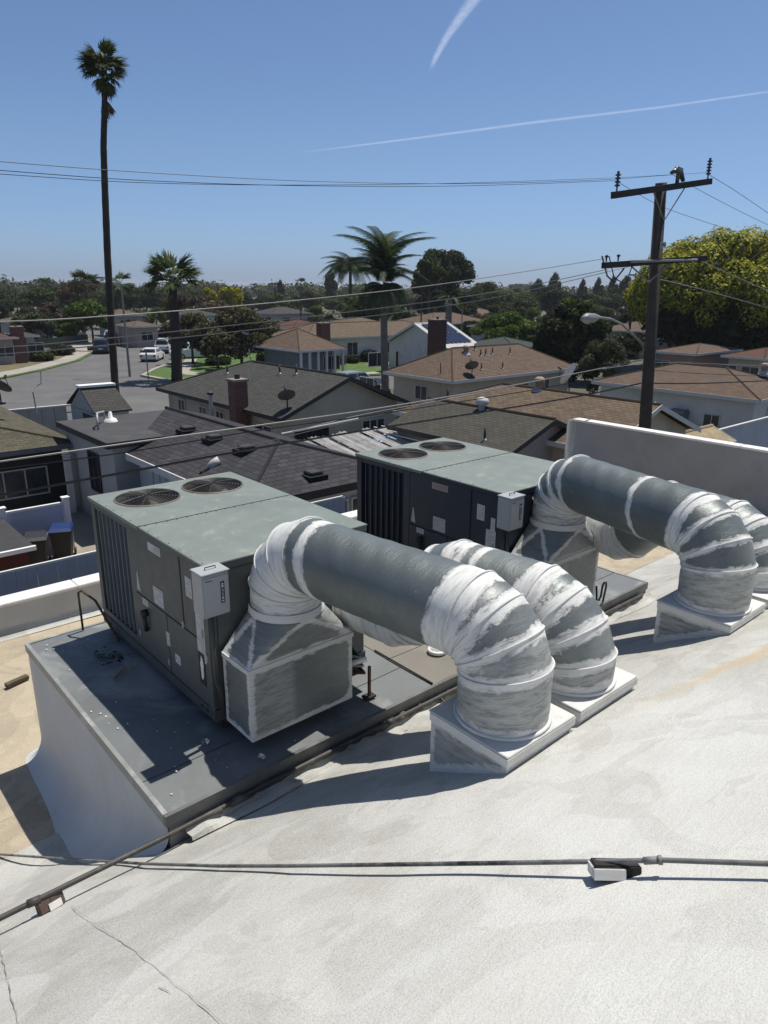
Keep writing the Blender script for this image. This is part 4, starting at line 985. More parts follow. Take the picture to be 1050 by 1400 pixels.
MB().box(8.94, 8.999, 15.6, 16.5, .0, 2.1).build('door', T_DARK, h7); MB().box(8.93, 8.999, 18.6, 19.5, 0, 2.1).build('door', T_WHITE, h7); MB().box(8.93, 8.999, 17.75, 18.2, .2, 2.2).build('shutter', T_DARK, h7)
for k in range(4): MB().box(8.985, 8.999, 20+.5*k, 20.04+.5*k, .3, 2.5).build('wall_batten', W_GREY, h7)
for (px, py, lb) in ((257, 590, 'low black box vent highest on the charcoal roof'), (293, 602, 'low black box vent in the middle of the charcoal roof'), (337, 617, 'low black box vent nearer the hip of the charcoal roof'), (428, 636, 'low black box vent on the front hip face of the charcoal roof')):
    p = G(px, py, 3.3)
    def zr7(p): return min(zr, ze+.305*min(p.x-8.55, p.y-15))
    for _ in range(6): p = G(px, py, zr7(p))
    vent(lb, p.x, p.y, zr7(p)+.06, 'box', 'low box vents on the charcoal roof')
tg = thing('roof_vent', 'shiny metal elbow vent low on the charcoal roof just over the unit fans', 'vent', (8.9, 16, 3)); p = G(297, 637, 3.05)
MB().tube([(p.x-.25, p.y+.1, p.z-.1), (p.x-.1, p.y, p.z+.1), (p.x+.05, p.y-.05, p.z+.18)], .12, 12).build('elbow', plain('galvanised', (.5, .5, .5)), tg, smooth=True)
MB().tube([(p.x-.55, p.y-.05, p.z-.1), (p.x-.3, p.y-.05, p.z+.02)], .07, 8).build('strap', T_DARK, tg)
# --- grey gabled cream house with the brick chimney
h6 = house('cream stucco house with grey shingle roof and wide front gable', 15.9, 23.2, 24.6, 36.6, 2.85, 4.30, 'y', 'gable', 'hip', W_CREAM, S_GREY, T_DARK, .45, gable=W_CREAM,
    wins=[('x', 34.2, 34.9, 1.3, 2.4), ('x', 31.9, 32.6, 1.5, 2.3), ('x', 30.2, 30.9, 1.5, 2.3), ('y', 16.9, 18.6, 1.25, 2.1, dict(frame=T_DARK)), ('y', 20.6, 21.9, 1.1, 2.15, dict(nm=3)), ('x', 26.0, 27.4, 1.5, 2.2)])
q = G(338, 585, 1.6); chimney(h6, 15.85, 27.9, .62, .62, .0, ztop((15.85, 27.9), 521))
for (x, y, k, lb) in ((18.2, 33.0, 'pipe', 'dark vent pipe on the far left of the grey roof'), (18.9, 29.2, 'pipe', 'taller vent pipe beside the flashing on the grey ridge'), (19.1, 28.1, 'pipe', 'short vent pipe right of two others on the grey ridge')):
    vent(lb, x, y, zon(x, y, 15.9, 23.2, 24.6, 40, 2.85, 4.3, 'y'), k, 'vent pipes on the grey gabled roof')
dish('dark satellite dish near the front left eave of the grey gabled house', 16.5, 25.0, 3.05, radians(160))
tv = thing('antenna', 'thin tv antenna mast on the grey gabled roof', 'antenna', (17.9, 30.5, 3.6)); MB().tube([(17.9, 30.0, 3.5), (17.75, 30.0, 5.2)], .02, 6).build('mast', M_BOX, tv)
# clutter by its wall
o = thing('vent_flue', 'white capped flue standing by the cream house side wall', 'flue', (15.6, 30.5, 0)); MB().tube([(15.7, 30.2, 0), (15.7, 30.2, 3.2)], .09, 10).build('pipe', M_BOX, o); MB().lathe((15.7, 30.2, 3.2), [(.1, 0), (.16, .02), (.16, .12), (.0001, .2)], 12).build('cap', T_DARK, o)
# --- brown hip house in the middle
h5x = (30.6, 43.4, 28.9, 35.1, 2.85, 4.40)
h5 = house('cream house with big brown hip roof and many vents in the middle', *h5x, 'x', 'hip', 'hip', W_CREAM, S_BROWN, T_WHITE, .5,
    wins=[('x', 36.6, 38.0, .7, 2.2), ('y', 35.2, 35.7, 1.5, 2.2, dict(frame=T_DARK)), ('y', 39.6, 40.6, 1.2, 2.2), ('x', 31.5, 32.5, 1.4, 2.2)], doors=[('y', 37.4, 38.3, 2.1, plain('red_door', (.25, .03, .02), .6))])
def on_h5(px, py):
    d = ray(px, py); k = 30.
    while k < 80:
        p = O+d*k
        if h5x[0] < p.x < h5x[1] and h5x[2] < p.y < h5x[3] and p.z < zon(p.x, p.y, *h5x, 'x'): return p
        k += .05
    d = ray(px, py); y = (h5x[2]+h5x[3])/2-.1; p = O+d*(y/d.y); p.z = zon(p.x, p.y, *h5x, 'x'); return p
for (px, py, k, lb) in ((637, 483, 'pot', 'rusty pot vent at the left of the brown hip ridge'), (649, 479, 'pipe', 'tall pipe vent right of the pot vent on the brown hip roof'), (657, 487, 'pipe', 'first of two low pipes on the brown hip roof'), (664, 486, 'pipe', 'second of two low pipes on the brown hip roof'), (673, 484, 'pipe', 'third low pipe toward the ridge end of the brown hip roof'), (697, 484, 'pipe', 'pipe near the right slope of the brown hip roof'), (658, 506, 'pipe', 'small pipe right of the dish on the brown hip roof'), (687, 504, 'pipe', 'small pipe low on the brown hip roof, right part')):
    p = on_h5(px, py); vent(lb, p.x, p.y, p.z, k)
p = on_h5(645, 515); dish('dark satellite dish on the brown hip roof', p.x, p.y, p.z, radians(150), .42)
mst = thing('antenna', 'thin mast in front of the brown hip house', 'antenna', (32, 28.5, 0)); p = G(601, 545, 1.6); MB().tube([(p.x, p.y, 0), (p.x, p.y, ztop(p, 496))], .03, 6).build('mast', T_DARK, mst)
# --- grey shingled garage with pale gable
h9 = house('garage with grey brown shingle roof and blank mauve gable behind the far unit', 18.55, 23.2, 14.7, 21.0, 2.8, 3.65, 'y', 'gable', 'gable', plain('mauve_stucco', (.33, .29, .27), .9, .08, 1.2, stain=((.27, .24, .23), .5)), shingle('grey_brown_shingles', (.065, .062, .052), .16, .3, .2), T_DARK, .3, cat='garage')
p = G(677, 556, 3.2); vent('round white turbine vent on the garage ridge left of the gable', 20.75, 18.0, 3.62, 'ball')
vent('thin vent pipe low on the garage roof near the far unit', 18.9, 16.2, 2.93, 'pipe')
# --- wide tan roofed house behind it
h10x = (20.9, 27.6, 12.6, 23.3, 2.85, 4.1)
h10 = house('long tan brown hip roof house behind the garage and the utility pole', *h10x, 'y', 'gable', 'hip', W_CREAM, S_TAN, T_WHITE, .4)
vent('tan pot vent at the ridge of the long tan roof', 24.25, 18.0, 4.08, 'pot'); vent('thin pipe vent on the long tan roof near its left hip', 22.6, 21.6, 3.4, 'pipe')
dish('big white satellite dish behind the ridge of the long tan roof', 25.8, 17.6, 3.6, radians(190), .5, M_WHITE, .9, 1.1)
# --- white house at the right with brown hip roof
h11 = house('white stucco house with brown hip roof at the right, cooler on its wall', 37.4, 44.2, 14.3, 24.0, 2.85, 3.95, 'y', 'hip', 'hip', W_WHITE, S_BROWN, T_WHITE, .4,
    wins=[('x', 16.35, 17.15, .75, 1.75, dict(nm=2)), ('y', 39.5, 40.5, 1.2, 2.2)])
p = onX(900, 506, 43); vent('pot vent on the right slope of the right hand brown roof', 42.2, 16.2, 3.75, 'pot'); 
ev = thing('evaporative_cooler', 'grey box cooler mounted on the white wall left of the window', 'cooler', (37.3, 18.2, 1)); MB().box(37.2, 37.79, 18.0, 18.9, .9, 1.85).build('cabinet', plain('cooler_grey', (.16, .18, .18), .6, .15, 4), ev, bevel=.03)
for k in range(4): MB().box(37.17, 37.199, 18.06, 18.84, 1.0+.2*k, 1.06+.2*k).build('louvre', T_DARK, ev)
MB().box(37.45, 37.79, 18.05, 18.15, .0, .89).build('leg', T_DARK, ev); MB().box(37.45, 37.79, 18.75, 18.85, .0, .89).build('leg', T_DARK, ev)
# pale wall and shed at the right edge
s1 = thing('garden_wall', 'pale blue white board wall at the right photo edge beyond the side wall', 'wall', (24, 11, 0))
p0 = G(957, 594, 2.3); p1 = G(1052, 571, 2.3); n_ = 9; yw = (p0.y+p1.y)/2
for i in range(n_):
    xa = p0.x+(p1.x+1.5-p0.x)*i/n_; xb = p0.x+(p1.x+1.5-p0.x)*(i+1)/n_-.012; MB().box(xa, xb, yw, yw+.05, 0, 2.25).build('board', W_BLUE, s1)
MB().box(p0.x-.05, p1.x+1.5, yw-.03, yw+.09, 2.252, 2.33).build('top_rail', T_WHITE, s1)
s2 = house('small shed with tan plank roof beside the utility pole', 27.9, 30.6, 12.4, 14.6, 2.0, 2.5, 'x', 'gable', 'gable', W_GREY, plain('plank_roof', (.26, .21, .12), .8, .3, 3), T_WHITE, .15, cat='shed', name='shed')
# bent pipe lying along
tag(MB().tube([onY(895, 551, 14.5), onY(925, 575, 14.3), onY(948, 582, 14.2)], .06, 8).build('downpipe', M_BOX, None, smooth=True), 'slanting white pipe in front of the right white house', 'pipe')
# --- left neighbour: olive roof, black wall
h8 = house('black walled house with olive brown shingle roof at the left photo edge', -8, 8.45, 26.6, 37.5, 2.5, 3.75, 'x', 'hip', 'hip', W_DARK, S_OLIVE, plain('grey_gutter', (.13, .14, .15), .6), .5,
    wins=[('y', onY(-30, 640, 27.1).x, onY(62, 640, 27.1).x, onY(40, 676, 27.1).z, onY(40, 641, 27.1).z, dict(nm=3, frame=M_BOX, pane=plain('blueish_window_grid', (.035, .04, .055), .2, .4, 3))),])
for xx, lb in ((7.85, 'white square porch post left of the pair'), (8.45, 'white square porch post right of the pair')):
    p = G(0, 0, 0); o = MB().box(xx-.1, xx+.1, 26.2 if xx < 8 else 25.2, 26.4 if xx < 8 else 25.4, 0, 2.15 if xx < 8 else 2.0).build('porch_post', T_WHITE, None); MB().box(xx-.13, xx+.13, (26.17 if xx < 8 else 25.17), (26.43 if xx < 8 else 25.43), (2.152 if xx < 8 else 2.002), (2.2 if xx < 8 else 2.05)).build('post_cap', T_WHITE, o); tag(o, lb, 'post', 'porch posts by the black house')
MB().tube([(5.9, 26.95, 2.3), (6.2, 26.9, 1.4), (7.2, 26.8, .2)], .03, 6)
dish('grey satellite dish on the olive roof at the left edge', onY(3, 560, 31.5).x, 31.5, 3.5, radians(120), .45)
mm = thing('antenna', 'thin antenna mast with small aerial behind the olive roof', 'antenna', (8, 33, 0)); p = onY(52, 576, 34.5)
MB().tube([(p.x, p.y, 2.4), (p.x-.05, p.y, ztop(p, 536))], .03, 6).build('mast', M_BOX, mm); MB().tube([(p.x, p.y, 3.6), (p.x+.35, p.y, 3.75), (p.x+.4, p.y, 4.3)], .025, 6).build('aerial', M_BOX, mm)
# white gate panel, bins, low red shed, board fence
gt = thing('vinyl_gate', 'plain white vinyl fence panel with capped posts behind the bins', 'fence', (4.6, 22.3, 0))
MB().box(4.75, 6.35, 22.28, 22.34, .05, 1.55).build('panel', plain('white_vinyl', (.47, .49, .58), .5, .05, 1), gt)
MB().box(4.75, 6.35, 22.26, 22.36, 1.552, 1.62).build('rail', M_WHITE, gt); MB().box(4.75, 6.35, 22.26, 22.36, .0, .048).build('rail', M_WHITE, gt)
for x in (4.66, 6.46): pt = MB().box(x-.085, x+.085, 22.22, 22.40, 0, 1.72).build('post', M_WHITE, gt); MB().box(x-.11, x+.11, 22.20, 22.42, 1.722, 1.77).build('post_cap', M_WHITE, pt)
M_BIN = plain('black_bin_plastic', (.022, .021, .022), .6, .2, 5)
def trash_bin(label, x, y, rz, lid):
    b = thing('trash_bin', label, 'trash bin', (0, 0, 0), 0, 'wheeled trash bins in the yard')
    def ring(hw, hd, z): return [(-hw, -hd, z), (hw, -hd, z), (hw, hd, z), (-hw, hd, z)]
    mb = MB(); R = [ring(.22, .25, .04), ring(.29, .34, .92), ring(.31, .36, .93), ring(.31, .36, .98)]
    for a, c in zip(R[:-1], R[1:]):
        for i in range(4): j = (i+1) % 4; mb.quad(a[i], a[j], c[j], c[i])
    mb.quad(*reversed(R[0])); mb.quad(*R[-1]); mb.build('body', M_BIN, b)
    mb = MB(); q = [(-.33, -.38, .985), (.33, -.38, .985), (.33, .36, 1.0), (-.33, .36, 1.0)]; t = [(-.27, -.28, 1.06), (.27, -.28, 1.06), (.27, .3, 1.08), (-.27, .3, 1.08)]
    for i in range(4): j = (i+1) % 4; mb.quad(q[i], q[j], t[j], t[i])
    mb.quad(*t); mb.build('lid', lid, b)
    MB().tube([(-.25, .42, 1.0), (.25, .42, 1.0)], .02, 8).build('handle', M_BIN, b)
    for s in (-1, 1): MB().tube([(s*.26, .33, .12), (s*.31, .33, .12)], .12, 14).build('wheel', M_BLK, b)
    for z in (.55, .78): MB().box(-.12, .12, -.325 if z > .7 else -.30, -.29 if z > .7 else -.27, z, z+.02).build('rib', plain('bin_rib', (.10, .10, .10), .6), b)
    b.location = (x, y, .0); b.rotation_euler = (0, 0, rz); return b
trash_bin('black wheeled bin with a bright blue lid', 6.05, 21.7, radians(-24), plain('blue_lid', (.015, .035, .13), .4, .1, 3))
trash_bin('all black wheeled bin left of the blue lidded one', 5.22, 21.35, radians(-20), plain('black_lid', (.03, .03, .035), .45))
trash_bin('dark bin mostly under the low roof, leftmost of three', 4.45, 20.9, radians(-20), plain('black_lid', (.03, .03, .035), .45))
sh = thing('low_shed', 'dark red low shed with black felt roof and white gutter at the left edge', 'shed', (-2, 19, 0))
p = G(46, 744, 1.5)
MB().box(-3, p.x-.15, p.y+.1, p.y+4.4, 0, 1.35).build('wall', plain('dark_red_board', (.075, .01, .01), .8, .3, 2), sh)
MB().box(-3.2, p.x, p.y, p.y+4.6, 1.36, 1.46).build('roof', plain('flat_felt_roof2', (.035, .035, .037), .8, .2, 1.5), sh)
MB().box(-3.2, p.x+.03, p.y-.10, p.y-.002, 1.36, 1.475).build('gutter', M_WHITE, sh)
fn = thing('board_fence', 'white vertical board fence above a black wall standing in for the shaded gap behind the back parapet', 'fence', (-12, 11.6, 0))
MB().box(-12, 14, 11.62, 11.74, 0, 3.04).build('gap_shade_wall', M_DARK, fn)  # black wall colour stands in for the shaded gap under the boards
for i in range(104):
    xa = -6+i*.157; 
    if xa > 9: break
    MB().box(xa, xa+.151, 11.595+.002*(i % 2), 11.615+.002*(i % 2), 3.05, 3.70).build('board', plain('white_fence_board', (.40, .42, .45), .6, .06, 1.5), fn)
MB().box(-6, 9, 11.59, 11.63, 3.702, 3.74).build('top_cap', M_CAP, fn)
# garden building with white ridge, low grey wall
mr = thing('roof_monitor', 'small gabled structure with a bright white ridge behind the flat roof', 'outbuilding', (9.5, 29, 0))
A = [(9.2, 28.5, 3.15), (11.9, 28.5, 3.15), (11.9, 28.5, 4.0), (9.2, 28.5, 4.0)]
pa, pb = G(127, 564, 3.3), G(183, 560, 3.3); x0_, x1_ = pa.x, pb.x; y0_ = (pa.y+pb.y)/2
slabs([[(x0_, y0_, 3.3), (x1_, y0_, 3.3), (x1_-.1, y0_+1.6, 4.15), (x0_+.05, y0_+1.6, 4.15)], [(x1_, y0_+3.2, 3.3), (x0_, y0_+3.2, 3.3), (x0_+.05, y0_+1.6, 4.15), (x1_-.1, y0_+1.6, 4.15)]], .06).build('roof', S_GREY, mr)
MB().box(x0_+.1, x1_-.1, y0_+.15, y0_+3.0, 0, 3.22).build('wall', W_GREY, mr)
mb = MB(); mb.quad((x0_+.1, y0_+.15, 3.2), (x0_+.1, y0_+3.05, 3.2), (x0_+.1, y0_+1.6, 4.1)); mb.build('gable', W_GREY, mr)
MB().box(x0_+.08, x0_+.099, y0_+.5, y0_+1.6, 2.3, 3.1).build('louvre_opening', T_DARK, mr)
MB().box(x0_, x1_-.05, y0_+1.35, y0_+1.85, 4.10, 4.19).build('ridge_flashing', M_WHITE, mr)
gw = thing('garden_wall', 'low grey panel wall along the street behind the olive roof', 'wall', (2, 40, 0))
for i in range(12): xa = 4.4+i*.62; MB().box(xa, xa+.6, 38.6, 38.7, 0, 2.0).build('panel', W_GREY, gw)
MB().box(4.3, 12, 38.56, 38.74, 2.002, 2.08).build('coping', T_WHITE, gw)
rp = thing('bent_pipe', 'bent white pipe vent on the flat black roof', 'pipe', (8.8, 26, 3.2)); MB().tube([(8.6, 24.9, 3.23), (8.6, 24.9, 3.6), (8.75, 25.3, 3.72), (9.3, 26.2, 3.6), (9.35, 26.25, 3.3)], .04, 8).build('pipe', M_BOX, rp, smooth=True)
MB().lathe((9.5, 26.1, 3.23), [(.25, 0), (.2, .1), (.08, .16), (.06, .35), (.0001, .38)], 12).build('hood', M_WHITE, rp, smooth=True)
# tangled pale corrugated sheets over the pergola + tarp
pg = thing('pergola', 'broken pale corrugated sheets over a pergola behind the charcoal roof', 'pergola', (17, 20, 0)); M_CORR = plain('dirty_corrugated_plastic', (.36, .36, .35), .7, .25, 2, stain=((.2, .19, .17), .8))
for i in range(16):
    xa = 14.9+.40*i; ya = 19.2+.14*(i % 3); n_ = 6; mb = MB(); L2 = 2.7-(i % 4)*.12 if i < 11 else 1.1+.3*(i % 3)
    for k in range(n_):
        u_ = k/n_; w_ = (k+1)/n_; z = lambda q: 2.15+.035*sin(q*n_*pi/1.5+i)+.05*(i % 2); mb.quad((xa+.4*u_, ya, z(u_)), (xa+.4*w_, ya, z(w_)), (xa+.4*w_, ya+L2, z(w_)+.35), (xa+.4*u_, ya+L2, z(u_)+.35))
    mb.build('roof_sheet', M_CORR, pg)
for k in range(5): MB().box(14.9, 21.4, 19.3+.7*k, 19.36+.7*k, 2.0+.085*k, 2.06+.085*k).build('batten', T_WHITE, pg)
for k in range(4): MB().box(15+2*k, 15.1+2*k, 19.3, 19.4, 0, 1.99).build('post', T_WHITE, pg); 
for k in range(7): MB().box(18.6+.42*k, 18.66+.42*k, 19.1, 22.4, 2.43, 2.47).build('rafter', T_WHITE, pg)
MB().tube([(14.4, 22.3, 2.75), (18.2, 22.4, 2.9)], .04, 8).build('edge_pipe', M_BOX, pg)
mb = MB(); cpt = G(541, 601, 1.9); g_ = 10; Z = lambda i, j: 2.0+.5*math.exp(-((i-6)**2+(j-5)**2)/7)+.06*sin(i*2.1+j)+.05*cos(j*2.7)-.12*(i < 2)
for i in range(g_):
    for j in range(g_): mb.quad(*[(cpt.x-.9+a*.17, cpt.y-.6+b*.13, Z(a, b)) for a, b in ((i, j), (i+1, j), (i+1, j+1), (i, j+1))])
tag(mb.build('tarp', plain('blue_white_tarp', (.30, .45, .62), .5, .4, 3, stain=((.7, .72, .75), .9)), None, smooth=False), 'pale blue crumpled tarp by the far unit', 'tarp')
tag(MB().box(cpt.x+.5, cpt.x+3.6, cpt.y-.8, cpt.y-.7, 0, 1.9).build('red_board_fence', plain('maroon_board', (.09, .025, .025), .8), None), 'maroon board screen right of the blue tarp', 'fence')
# ================================================================= HOUSES FARTHER OFF
h2 = house('grey green house with brown roof, white porch posts and brick chimney', 37.5, 49.0, 76, 88, 3.0, 5.3, 'x', 'hip', 'gable', plain('grey_green_stucco', (.17, .20, .20), .9), S_BROWN, T_WHITE, .6)
def far_house(label, pxl, pxr, pye, d, w, zr, roof, wall, ze=2.9, axis='x', e=('hip', 'hip'), group=None, chim=None, wins=3, yy=None):
    """front eave between two image columns at distance y=d (world), depth w"""
    a = onY(pxl, pye, d); b = onY(pxr, pye, d); x0, x1 = a.x, b.x
    zz = ze
    W = []
    for k in range(wins):
        c = x0+(x1-x0)*(k+.5)/wins; W.append(('y', c-.7, c+.7, 1.0, 2.2))
    h = house(label, x0, x1, d, d+w, zz, zr, axis, e[0], e[1], wall, roof, T_WHITE, .5, group=group, wins=W)
    if chim: p = onY(chim[0], chim[1], d+w*chim[2]); chimney(h, p.x, p.y, .9, .9, 0, p.z)
    return h
for o in list(h2.children): bpy.data.objects.remove(o)
bpy.data.objects.remove(h2)
def gy(px, py, z): return G(px, py, z)
# brown ranch house behind the lawn (365-475)
a = G(372, 484, 2.8); b = G(474, 476, 2.8)
a.x += 3.5
h2 = house('grey green ranch house with brown roof and white porch posts behind the lawn', a.x, b.x, b.y, b.y+8, 2.8, 4.4, 'x', 'hip', 'hip', plain('grey_green_stucco', (.17, .20, .20), .9), S_BROWN, T_WHITE, .9, wins=[('y', a.x+3.2, a.x+5, .9, 2.1), ('y', a.x+8.5, a.x+10.6, .9, 2.1)], doors=[('y', a.x+12, a.x+13, 2.1, T_DARK)])
for k in range(6): x = a.x+.3+(b.x-a.x-.6)*k/5; MB().box(x-.09, x+.09, b.y+.1, b.y+.28, 0, 2.7).build('porch_post', T_WHITE, h2)
q = onY(442, 450, b.y+5); chimney(h2, q.x, q.y, 1.0, .9, 3, onY(442, 447, b.y+5).z+.3)
a = G(455, 470, 2.8); b = G(560, 466, 2.8)
h3 = house('beige ranch house with tan roof and pale awnings right of the queen palm trunk', a.x+1, b.x+13.5, a.y+6, a.y+14, 2.9, 4.2, 'x', 'hip', 'hip', W_WHITE, S_TAN, T_WHITE, .6, wins=[('y', a.x+3.2, a.x+4.6, .9, 2.2), ('y', a.x+7, a.x+8.4, .9, 2.2), ('y', a.x+12, a.x+14.5, .9, 2.2), ('y', a.x+17.2, a.x+19.6, .9, 2.2)])
q = G(605, 478, 2.2)
mb = MB(); c = onY(612-15, 466, a.y+5.2)
for k in range(10):
    x = a.x+14.6+.3*k; mb = MB(); mb.quad((x, a.y+6.6, 2.7), (x, a.y+5.2, 2.0), (x+.28, a.y+5.2, 2.0), (x+.28, a.y+6.6, 2.7)); mb.build('awning_strip', M_WHITE, h3)
house_s = house('white gabled house with dark solar panels on its roof and a dark brick chimney', *(lambda a, b: (a.x, b.x, a.y, a.y+9))(G(612, 481, 2.6), G(651, 477, 2.6)), 2.9, 4.9, 'x', 'gable', 'gable', W_WHITE, plain('pale_flat_roof', (.40, .40, .40), .8), T_WHITE, .5, wins=[])
a = G(612, 481, 2.6); b = G(651, 477, 2.6); d_ = 4.5; 
for i in range(6):
    for j in range(2):
        x = a.x+.6+(b.x-a.x-1.2)*i/6; s_ = (4.9-2.9)/4.5; y = a.y+.7+j*1.75; mb = MB()
        x2 = x+(b.x-a.x-1.2)/6-.06; y2 = y+1.65; z = lambda yy: 2.9+s_*(yy-a.y)+.12; mb.quad((x, y, z(y)), (x2, y, z(y)), (x2, y2, z(y2)), (x, y2, z(y2))); mb.quad((x, y, z(y)-.05), (x, y, z(y)), (x, y2, z(y2)), (x, y2, z(y2)-.05))
        mb.build('solar_panel', plain('solar_cell', (.012, .016, .04), .15), house_s)
q = onY(597, 478, a.y-.6); chimney(house_s, q.x, a.y-.6, 1.3, 1.0, 0, onY(597, 438, a.y-.6).z, plain('dark_brick', (.075, .035, .03), .9, .2, 6))
# further rows: one record per house (left px, right px, eave px, roof colour ...)
FH = [
 ('brown roofed pinkish house with a chimney at the far left of the street', -20, 26, 462, 2.8, 4.8, S_RED, W_PINK, (22, 449)),
 ('small grey roofed house right of the pinkish one across the street', 30, 55, 459, 2.8, 4.3, S_GREY, W_GREY, None),
 ('low tan roofed house across the cross street, left of the fan palm', 182, 222, 446, 2.8, 5.2, S_BROWN, W_PINK, None),
 ('two storey pale blue house behind the magnolias', 262, 300, 430, 4.2, 5.6, S_GREY, W_BLUE, None),
 ('grey roofed house among dark trees at the far left', 12, 62, 440, 3.2, 5.4, S_BROWN, W_GREY, None),
 ('wide grey roofed house behind the left utility pole', 372, 425, 428, 3.4, 6.0, S_GREY, W_GREY, None),
 ('grey low roof left of the ranch house chimney, farther back', 355, 412, 449, 3, 4.6, S_GREY, W_GREY, None),
 ('red brown roof just behind the ranch house ridge', 400, 458, 449, 3.2, 5.0, S_RED, W_CREAM, None),
 ('pale hip roofed house right behind the feather palms', 470, 545, 447, 3.2, 4.8, S_TAN, W_CREAM, None),
 ('long brown low roof between the dark ficus and the round green tree', 592, 676, 442, 3.0, 5.0, S_BROWN, W_GREY, None),
 ('grey brown roof left of the round dark tree', 690, 745, 447, 3.0, 4.8, S_GREY, W_GREY, None),
 ('pale gabled grey green house behind the brown hip roof', 705, 752, 475, 3.0, 5.4, S_GREEN, W_GREY, None),
 ('brown hip roof behind the round dark tree, left of the utility pole', 812, 880, 452, 3.2, 6.0, S_BROWN, W_CREAM, None),
 ('salmon house with brown roof left of the big tree trunk', 893, 952, 482, 3.0, 5.2, S_BROWN, W_SALM, None),
 ('red roofed house right of the big tree trunk', 985, 1046, 488, 3.0, 5.4, S_RED, W_CREAM, None),
 ('dark roofed house behind the salmon house at the right', 880, 935, 463, 3.2, 5.2, S_GREY, W_GREY, None),
 ('pale commercial block on the skyline left of the big tree', 838, 862, 397, 9, 10.5, S_GREY, W_WHITE, None),
 ('distant greenish office block on the skyline', 711, 747, 389, 17, 17.5, S_GREEN, plain('green_glass_office', (.10, .14, .13), .4), None),
 ('pale small white house beyond the lawn houses at centre left', 385, 400, 441, 3.0, 4.4, S_GREY, W_WHITE, None),
 ('brown roof behind the fan palm crown on the left skyline', 150, 200, 431, 3.4, 6.5, S_BROWN, W_GREY, None),
 ('grey roofed house hidden by shrubs at far left street side', 60, 100, 432, 3.2, 5.6, S_GREY, W_PINK, None),
 ('low brown roof behind the wires at centre right', 640, 690, 430, 3.2, 5.4, S_TAN, W_GREY, None),
]
for (lb, l, r, pe, ze, zr, rf, wl, ch) in FH:
    a = G(l, pe, ze) if pe > 399 else None
    if a is None: 
        d = 420 if ze < 15 else 700; m_ = ray((l+r)/2, pe); y = d*m_.y/sqrt(m_.x**2+m_.y**2)
        a = onY(l, pe, y); b = onY(r, pe, y); zz = a.z; ze, zr = zz, zz+.8
        nm = 'office_block'
    elif (l+r)/2 > 780:
        b = G(r, pe, ze); x = (a.x+b.x)/2; a = onX(l, pe, x); b = onX(r, pe, x); y0, y1 = sorted((a.y, b.y)); w = 9
        h = house(lb, x, x+w, y0, y1, ze, ze+.30*min(w, y1-y0)/2, 'y', 'hip', 'hip', wl, rf, T_WHITE, .5, wins=[('x', y0+(y1-y0)*(k+.3)/2, y0+(y1-y0)*(k+.3)/2+1.3, ze-1.9, ze-.8) for k in range(2)]); continue
    else:
        b = G(r, pe, ze); y = (a.y+b.y)/2; a = onY(l, pe, y); b = onY(r, pe, y); nm = 'house'; zr = ze+.30*min(b.x-a.x, min(14, max(7, (b.x-a.x)*.7)))/2
    # house front faces the photographer's side (front eave parallel to the alley)
    w = min(14, max(7, (b.x-a.x)*.7)); n_ = max(1, int((b.x-a.x)/5))
    h = house(lb, a.x, b.x, y, y+w, ze, zr, 'x', 'hip', 'hip', wl, rf, T_WHITE, .5, name=nm, cat='house' if nm == 'house' else 'office block',
      wins=[('y', a.x+(b.x-a.x)*(k+.3)/n_, a.x+(b.x-a.x)*(k+.3)/n_+1.6, ze-1.9, ze-.8) for k in range(n_)])
    if ch: q = onY(ch[0], ch[1], y+1.2); chimney(h, q.x, q.y, 1.1, 1.0, 0, max(zr+.5, q.z))

